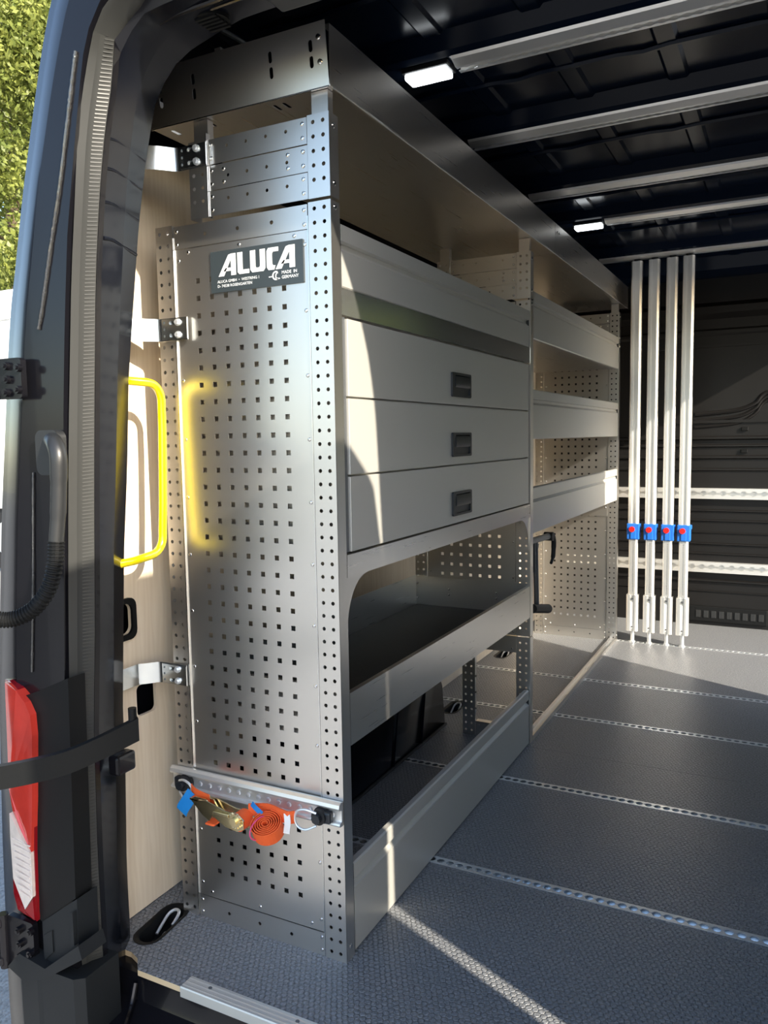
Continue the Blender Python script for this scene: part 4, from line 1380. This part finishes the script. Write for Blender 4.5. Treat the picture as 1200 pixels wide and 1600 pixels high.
plate_pts = [(-0.305, RZ + 0.004), (-0.285, RZ + 0.006), (-0.235, RZ - 0.006), (-0.205, RZ - 0.006), (-0.188, RZ - 0.018), (-0.188, RZ - 0.036), (-0.205, RZ - 0.044), (-0.235, RZ - 0.040), (-0.270, RZ - 0.022), (-0.300, RZ - 0.010)]
MB().prism([(p[0], p[1]) for p in plate_pts], -0.084, -0.081, 'y').build('ratchet_plate', 'zinc_yellow', rs)
MB().prism([(p[0] - 0.004, p[1] - 0.012) for p in plate_pts], -0.045, -0.042, 'y').build('ratchet_plate', 'zinc_yellow', rs)
hd = [(-0.332, RZ - 0.001), (-0.318, RZ + 0.006), (-0.288, RZ + 0.004), (-0.270, RZ - 0.022), (-0.282, RZ - 0.040), (-0.300, RZ - 0.030)]
MB().prism(hd, -0.078, -0.075, 'y').build('handle_plate', 'zinc_yellow', rs)
MB().prism([(p[0] - 0.003, p[1] - 0.010) for p in hd], -0.052, -0.049, 'y').build('handle_plate', 'zinc_yellow', rs)
MB().box(-0.334, -0.300, -0.078, -0.049, RZ - 0.004, RZ + 0.001, 0.0015).build('handle_grip', 'zinc_yellow', rs)
MB().box(-0.296, -0.272, -0.076, -0.050, RZ - 0.052, RZ - 0.047, 0.002).build('webbing_fold', 'orange_strap', rs)
MB().cyl((-0.208, RZ - 0.026), 0.0095, -0.088, -0.038, 'y', 14).build('spool', 'zinc_rail', rs, smooth=True)
MB().cyl((-0.208, RZ - 0.028), 0.019, -0.078, -0.050, 'y', 20).build('wound_webbing', 'orange_strap', rs, smooth=True)
n = 14
gear = []
for k in range(n):
    for dr, da in ((0.0135, 0), (0.0175, 0.3), (0.0175, 0.6), (0.0135, 0.8)):
        a_ = 2 * math.pi * (k + da) / n
        gear.append((-0.208 + dr * math.cos(a_), RZ - 0.020 + dr * math.sin(a_)))
MB().prism(gear, -0.0885, -0.0845, 'y').build('ratchet_wheel', 'zinc_yellow', rs)
MB().cyl((-0.208, RZ - 0.020), 0.008, -0.094, -0.088, 'y', 12).build('spool_end', 'zinc_yellow', rs, smooth=True)
MB().box(-0.262, -0.222, -0.090, -0.084, RZ - 0.016, RZ - 0.009, 0.001).build('pawl', 'zinc_yellow', rs)
# rolled webbing
SPC = (-0.143, -0.066, RZ - 0.030)
sp = []
for i in range(0, 180):
    a_ = i * 0.22
    r_ = 0.004 + 0.027 * i / 180
    sp.append((SPC[0] + r_ * 1.15 * math.cos(a_), SPC[1] + r_ * 0.86 * math.sin(a_), SPC[2] + 0.5 * r_ * math.sin(a_)))
MB().ribbon(sp, 0.034, 0.0020, (0.12, -0.50, 0.86)).build('webbing_roll', 'orange_strap', rs)
rb = [(SPC[0] - 0.012 + 0.004 * math.cos(R(t)), SPC[1] - 0.006 + 0.030 * math.cos(R(t)), SPC[2] + 0.022 * math.sin(R(t))) for t in range(0, 361, 15)]
MB().tube(rb, 0.0016, 6).build('rubber_band', 'pink_band', rs, smooth=True)
MB().ribbon(crom([(-0.338, -0.062, RZ + 0.004), (-0.348, -0.066, RZ - 0.012), (-0.362, -0.068, RZ - 0.032), (-0.366, -0.068, RZ - 0.042)], 3), 0.030, 0.001, (0.85, 0.0, -0.5)).build('blue_label', 'blue_tag', rs)
MB().ribbon(crom([(-0.100, -0.056, RZ + 0.004), (-0.096, -0.060, RZ - 0.012), (-0.098, -0.062, RZ - 0.034)], 3), 0.014, 0.001, (1, 0.1, 0)).build('white_label', 'white_tag', rs)
MB().ribbon(crom([(-0.190, -0.052, RZ + 0.006), (-0.176, -0.058, RZ + 0.002), (-0.160, -0.058, RZ - 0.008)], 3), 0.012, 0.001, (0.5, 0.0, 0.9)).build('blue_label', 'blue_tag', rs)

# ================================================================ LOAD BARS
PX4 = [0.080, 0.163, 0.247, 0.323]
pb = thing('load_bar', (PX4[0], 2.85, 0.0), None, 'load bar', 'load bars standing at the bulkhead')
x, y = PX4[0], 2.85


def grooved(w_, d_):
    """outline of an extruded tube with flat front groove"""
    a_, b_ = w_ / 2, d_ / 2
    return [(-a_ + 0.006, -b_), (-0.009, -b_), (-0.009, -b_ + 0.004), (0.009, -b_ + 0.004), (0.009, -b_), (a_ - 0.010, -b_), (a_, -b_ + 0.010), (a_, b_ - 0.008), (a_ - 0.008, b_), (-a_ + 0.008, b_), (-a_, b_ - 0.008), (-a_, -b_ + 0.006)]


def ext(o, z0, z1):
    return MB().prism([(x + p[0], y + p[1]) for p in o], z0, z1, 'z')


ext(grooved(0.052, 0.044), 0.60, 1.930).build('upper_tube', 'alu_white', pb)
ext([(p[0] * 0.9, p[1] * 0.9) for p in grooved(0.048, 0.040)], 0.20, 0.62).build('inner_tube', 'alu_white', pb)
MB().perf(x - 0.0078, x + 0.0078, 0.256, 0.538, [x], [0.271 + k * 0.0125 for k in range(21)], 0.0038, 4, y - 0.0178, 0.001).build('locking_strip', 'alu_white', pb)
ext(grooved(0.058, 0.050), 0.062, 0.252).build('lower_sleeve', 'alu_white', pb)
MB().box(x - 0.008, x + 0.008, y - 0.0224, y - 0.0205, 0.075, 0.215).build('sleeve_sticker', 'white_tag', pb)
MB().cyl((x, 0.232), 0.006, y - 0.0265, y - 0.0205, 'y', 10).build('bolt', 'dark_steel', pb)
MB().cyl((x, 0.085), 0.004, y - 0.024, y - 0.0222, 'y', 10).build('bolt', 'dark_steel', pb)
MB().cyl((x, y), 0.010, 0.006, 0.075, 'z', 14).build('foot_pin', 'zinc_rail', pb, smooth=True)
MB().cyl((x, y), 0.015, 0.0012, 0.008, 'z', 14).build('foot', 'zinc_rail', pb, smooth=True)
cl = MB().box(x - 0.031, x + 0.031, y - 0.027, y + 0.027, 0.540, 0.622, 0.004).box(x - 0.012, x + 0.014, y - 0.031, y - 0.026, 0.543, 0.592, 0.002).box(x + 0.028, x + 0.036, y - 0.015, y + 0.015, 0.60, 0.622, 0.003).build('lock_collar', 'blue_plastic', pb)
MB().cyl((x - 0.004, 0.593), 0.014, y - 0.038, y - 0.026, 'y', 20).build('lock_button', 'red_plastic', cl, smooth=True)
MB().cyl((x - 0.004, 0.593), 0.017, y - 0.0282, y - 0.0265, 'y', 20).build('button_recess', 'blue_plastic', cl, smooth=True)
MB().cyl((x, y), 0.016, 1.928, 1.9415, 'z', 14).build('top_pad', 'rubber_black', pb, smooth=True)
bars = [pb] + [copy_tree(pb, (q - PX4[0], 0, 0)) for q in PX4[1:]]
for o, l in zip(bars, ('aluminium load bar with blue lock right next to the shelf end post',
                       'aluminium load bar with blue lock, second from the shelf end post',
                       'aluminium load bar with blue lock, third from the shelf end post',
                       'aluminium load bar with blue lock furthest away from the shelf end post')):
    o['label'] = l

# ================================================================ CLAMP LEVER behind the middle post
cv = thing('clamp_lever', (-0.05, 1.45, 0.41), 'black clamp with curved lever hanging below the lowest flap beside the middle post', 'clamp')
XQ = -0.035


def lv(px_, py_, X=XQ):
    return at(px_, py_, X=X)


MB().tube([lv(828, 846), lv(842, 842), lv(856, 838)], 0.012, 12).build('clamp_arm', 'dark_steel', cv, smooth=True)
pv = lv(858, 838)
MB().cyl((pv.y, pv.z), 0.017, XQ - 0.018, XQ + 0.016, 'x', 16).build('pivot', 'rubber_black', cv, smooth=True)
MB().tube(crom([lv(857, 838), lv(862, 835), lv(865, 843), lv(865, 858), lv(864, 870), lv(861, 880)], 4), [0.010] * 12 + [0.009] * 5 + [0.006] * 4, 10).build('lever', 'rubber_black', cv, smooth=True)
MB().tube([lv(836.5, 846), lv(837.5, 900), lv(838.5, 950)], 0.010, 10).build('rod', 'dark_steel', cv, smooth=True)
MB().tube([lv(832, 951), lv(845, 951), lv(856, 951)], [0.017, 0.017, 0.018], 14).build('grip', 'rubber_black', cv, smooth=True)
MB().prism([(lv(834, 845).y, lv(834, 845).z), (lv(846, 850).y, lv(846, 850).z), (lv(843, 870).y, lv(843, 870).z), (lv(838, 895).y, lv(838, 895).z), (lv(834, 895).y, lv(834, 895).z)], XQ - 0.012, XQ - 0.009, 'x').build('clamp_bracket', 'dark_steel', cv)

# ================================================================ OUTSIDE: trees, box truck
import numpy as np
rng = np.random.default_rng(3)


def tree(name, x, y, h, rad, nleaf, leaf, m, label):
    z0 = -0.62
    t = thing(name, (x, y, z0), label, 'tree', 'trees around the yard')
    tp = [(x, y, z0), (x + 0.1, y + 0.05, z0 + h * 0.3), (x - 0.05, y, z0 + h * 0.6), (x, y, z0 + h * 0.9)]
    mb = MB().tube(crom(tp, 3), [0.22 * rad / 2.5 * (1 - 0.085 * i) for i in range(10)], 8)
    for k in range(7):
        a_ = k * 2.4
        zz = z0 + h * (0.3 + 0.07 * k)
        e = Vector((x + math.cos(a_) * rad * 0.7, y + math.sin(a_) * rad * 0.7, zz + h * 0.12))
        mb.tube([(x, y, zz), ((x + e.x) / 2, (y + e.y) / 2, zz + h * 0.04), e], [0.09, 0.06, 0.02], 6)
    mb.build('trunk', 'bark', t, smooth=True)
    nb = 26
    blobs = []
    for k in range(nb):
        a_ = rng.uniform(0, 2 * math.pi)
        zf = rng.uniform(0.12, 1.0)
        rr = rad * (0.95 - 0.6 * max(0, zf - 0.45)) * math.sqrt(rng.uniform(0.1, 1))
        blobs.append((rr * math.cos(a_), rr * math.sin(a_), h * (0.12 + 0.85 * zf), rad * rng.uniform(0.28, 0.5)))
    blobs = np.array(blobs)
    pick = rng.integers(0, nb, nleaf)
    d = rng.normal(size=(nleaf, 3))
    d /= np.linalg.norm(d, axis=1)[:, None]
    rr = blobs[pick, 3] * rng.uniform(0.45, 1.05, nleaf)
    c_ = blobs[pick, :3] + d * rr[:, None]
    u = rng.normal(size=(nleaf, 3))
    u /= np.linalg.norm(u, axis=1)[:, None]
    w_ = np.cross(u, rng.normal(size=(nleaf, 3)))
    w_ /= np.linalg.norm(w_, axis=1)[:, None]
    s_ = leaf * rng.uniform(0.6, 1.3, nleaf)[:, None]
    quad = np.stack([c_ - u * s_, c_ + w_ * s_ * 0.5, c_ + u * s_, c_ - w_ * s_ * 0.5], axis=1).reshape(-1, 3)
    me = bpy.data.meshes.new('foliage')
    idx = np.arange(nleaf * 4).reshape(-1, 4)
    me.from_pydata(quad.tolist(), [], idx.tolist())
    me.materials.append(MATS[m])
    o = bpy.data.objects.new('foliage', me)
    col.objects.link(o)
    o.parent = t
    tag(o, kind='stuff')
    return t


VT = [(-15.9, 12.0, 14.5, 3.3, 110000, 0.072, 'leaf', 'sunlit light green tree standing behind the white truck'),
      (-24.5, 19.9, 20.0, 4.6, 40000, 0.16, 'leaf', 'taller leafy tree rising behind the sunlit light green tree')]
for (x_, y_, h_, r_, n_, lf_, m_, l_) in VT:
    tree('leafy_tree', x_, y_, h_, r_, n_, lf_, m_, l_)
OFF = [(15, 9, 8), (10, 17, 9), (20, 19, 10), (24, 6, 7)]
for k, (x_, y_, h_) in enumerate(OFF):
    if k == 0:
        t0 = tree('leafy_tree', x_, y_, h_, 3.2, 9000, 0.26, 'leaf', 'leafy green tree across the yard beyond the open side door')
        h0 = h_
    else:
        c_ = copy_tree(t0, (x_ - 15, y_ - 9, 0))
        c_.scale = (1.15, 1.15, h_ / h0)
        c_.rotation_euler = (0, 0, k * 1.3)

tk = thing('box_truck', (-9.2, 6.4, -0.62), 'white box truck parked beside the van under the trees', 'truck')
tx0, tx1, ty0, ty1, tz0, tz1 = -14.0, -7.05, 5.6, 7.9, 0.25, 3.02
MB().box(tx0, tx1, ty0, ty1, tz0, tz1, 0.04).build('box_body', 'truck_white', tk)
MB().box(tx0 - 0.02, tx1 + 0.02, ty0 - 0.03, ty1 + 0.02, tz1 - 0.38, tz1 - 0.33, 0.01).build('top_rail', 'truck_white', tk)
MB().box(tx0 - 0.02, tx1 + 0.02, ty0 - 0.03, ty1 + 0.02, tz0 - 0.02, tz0 + 0.12, 0.01).build('bottom_rail', 'alu_white', tk)
for k in range(24):
    xx = tx1 - 0.12 - k * 0.29
    MB().box(xx, xx + 0.05, ty0 - 0.018, ty0 + 0.01, tz0 + 0.12, tz1 - 0.38).build('side_rib', 'truck_white', tk)
MB().box(tx0 + 0.2, tx1 - 0.2, ty0 + 0.4, ty1 - 0.4, 0.05, 0.26).build('chassis', 'dark_steel', tk)
for xx in (tx0 + 1.2, tx1 - 1.3):
    for yy in (ty0 + 0.02, ty1 - 0.27):
        w1 = MB().cyl((xx, -0.17), 0.45, yy, yy + 0.25, 'y', 28).build('wheel', 'tyre', tk, smooth=True)
        MB().cyl((xx, -0.17), 0.24, yy - 0.012, yy + 0.02, 'y', 20).build('rim', 'alu_white', w1, smooth=True)
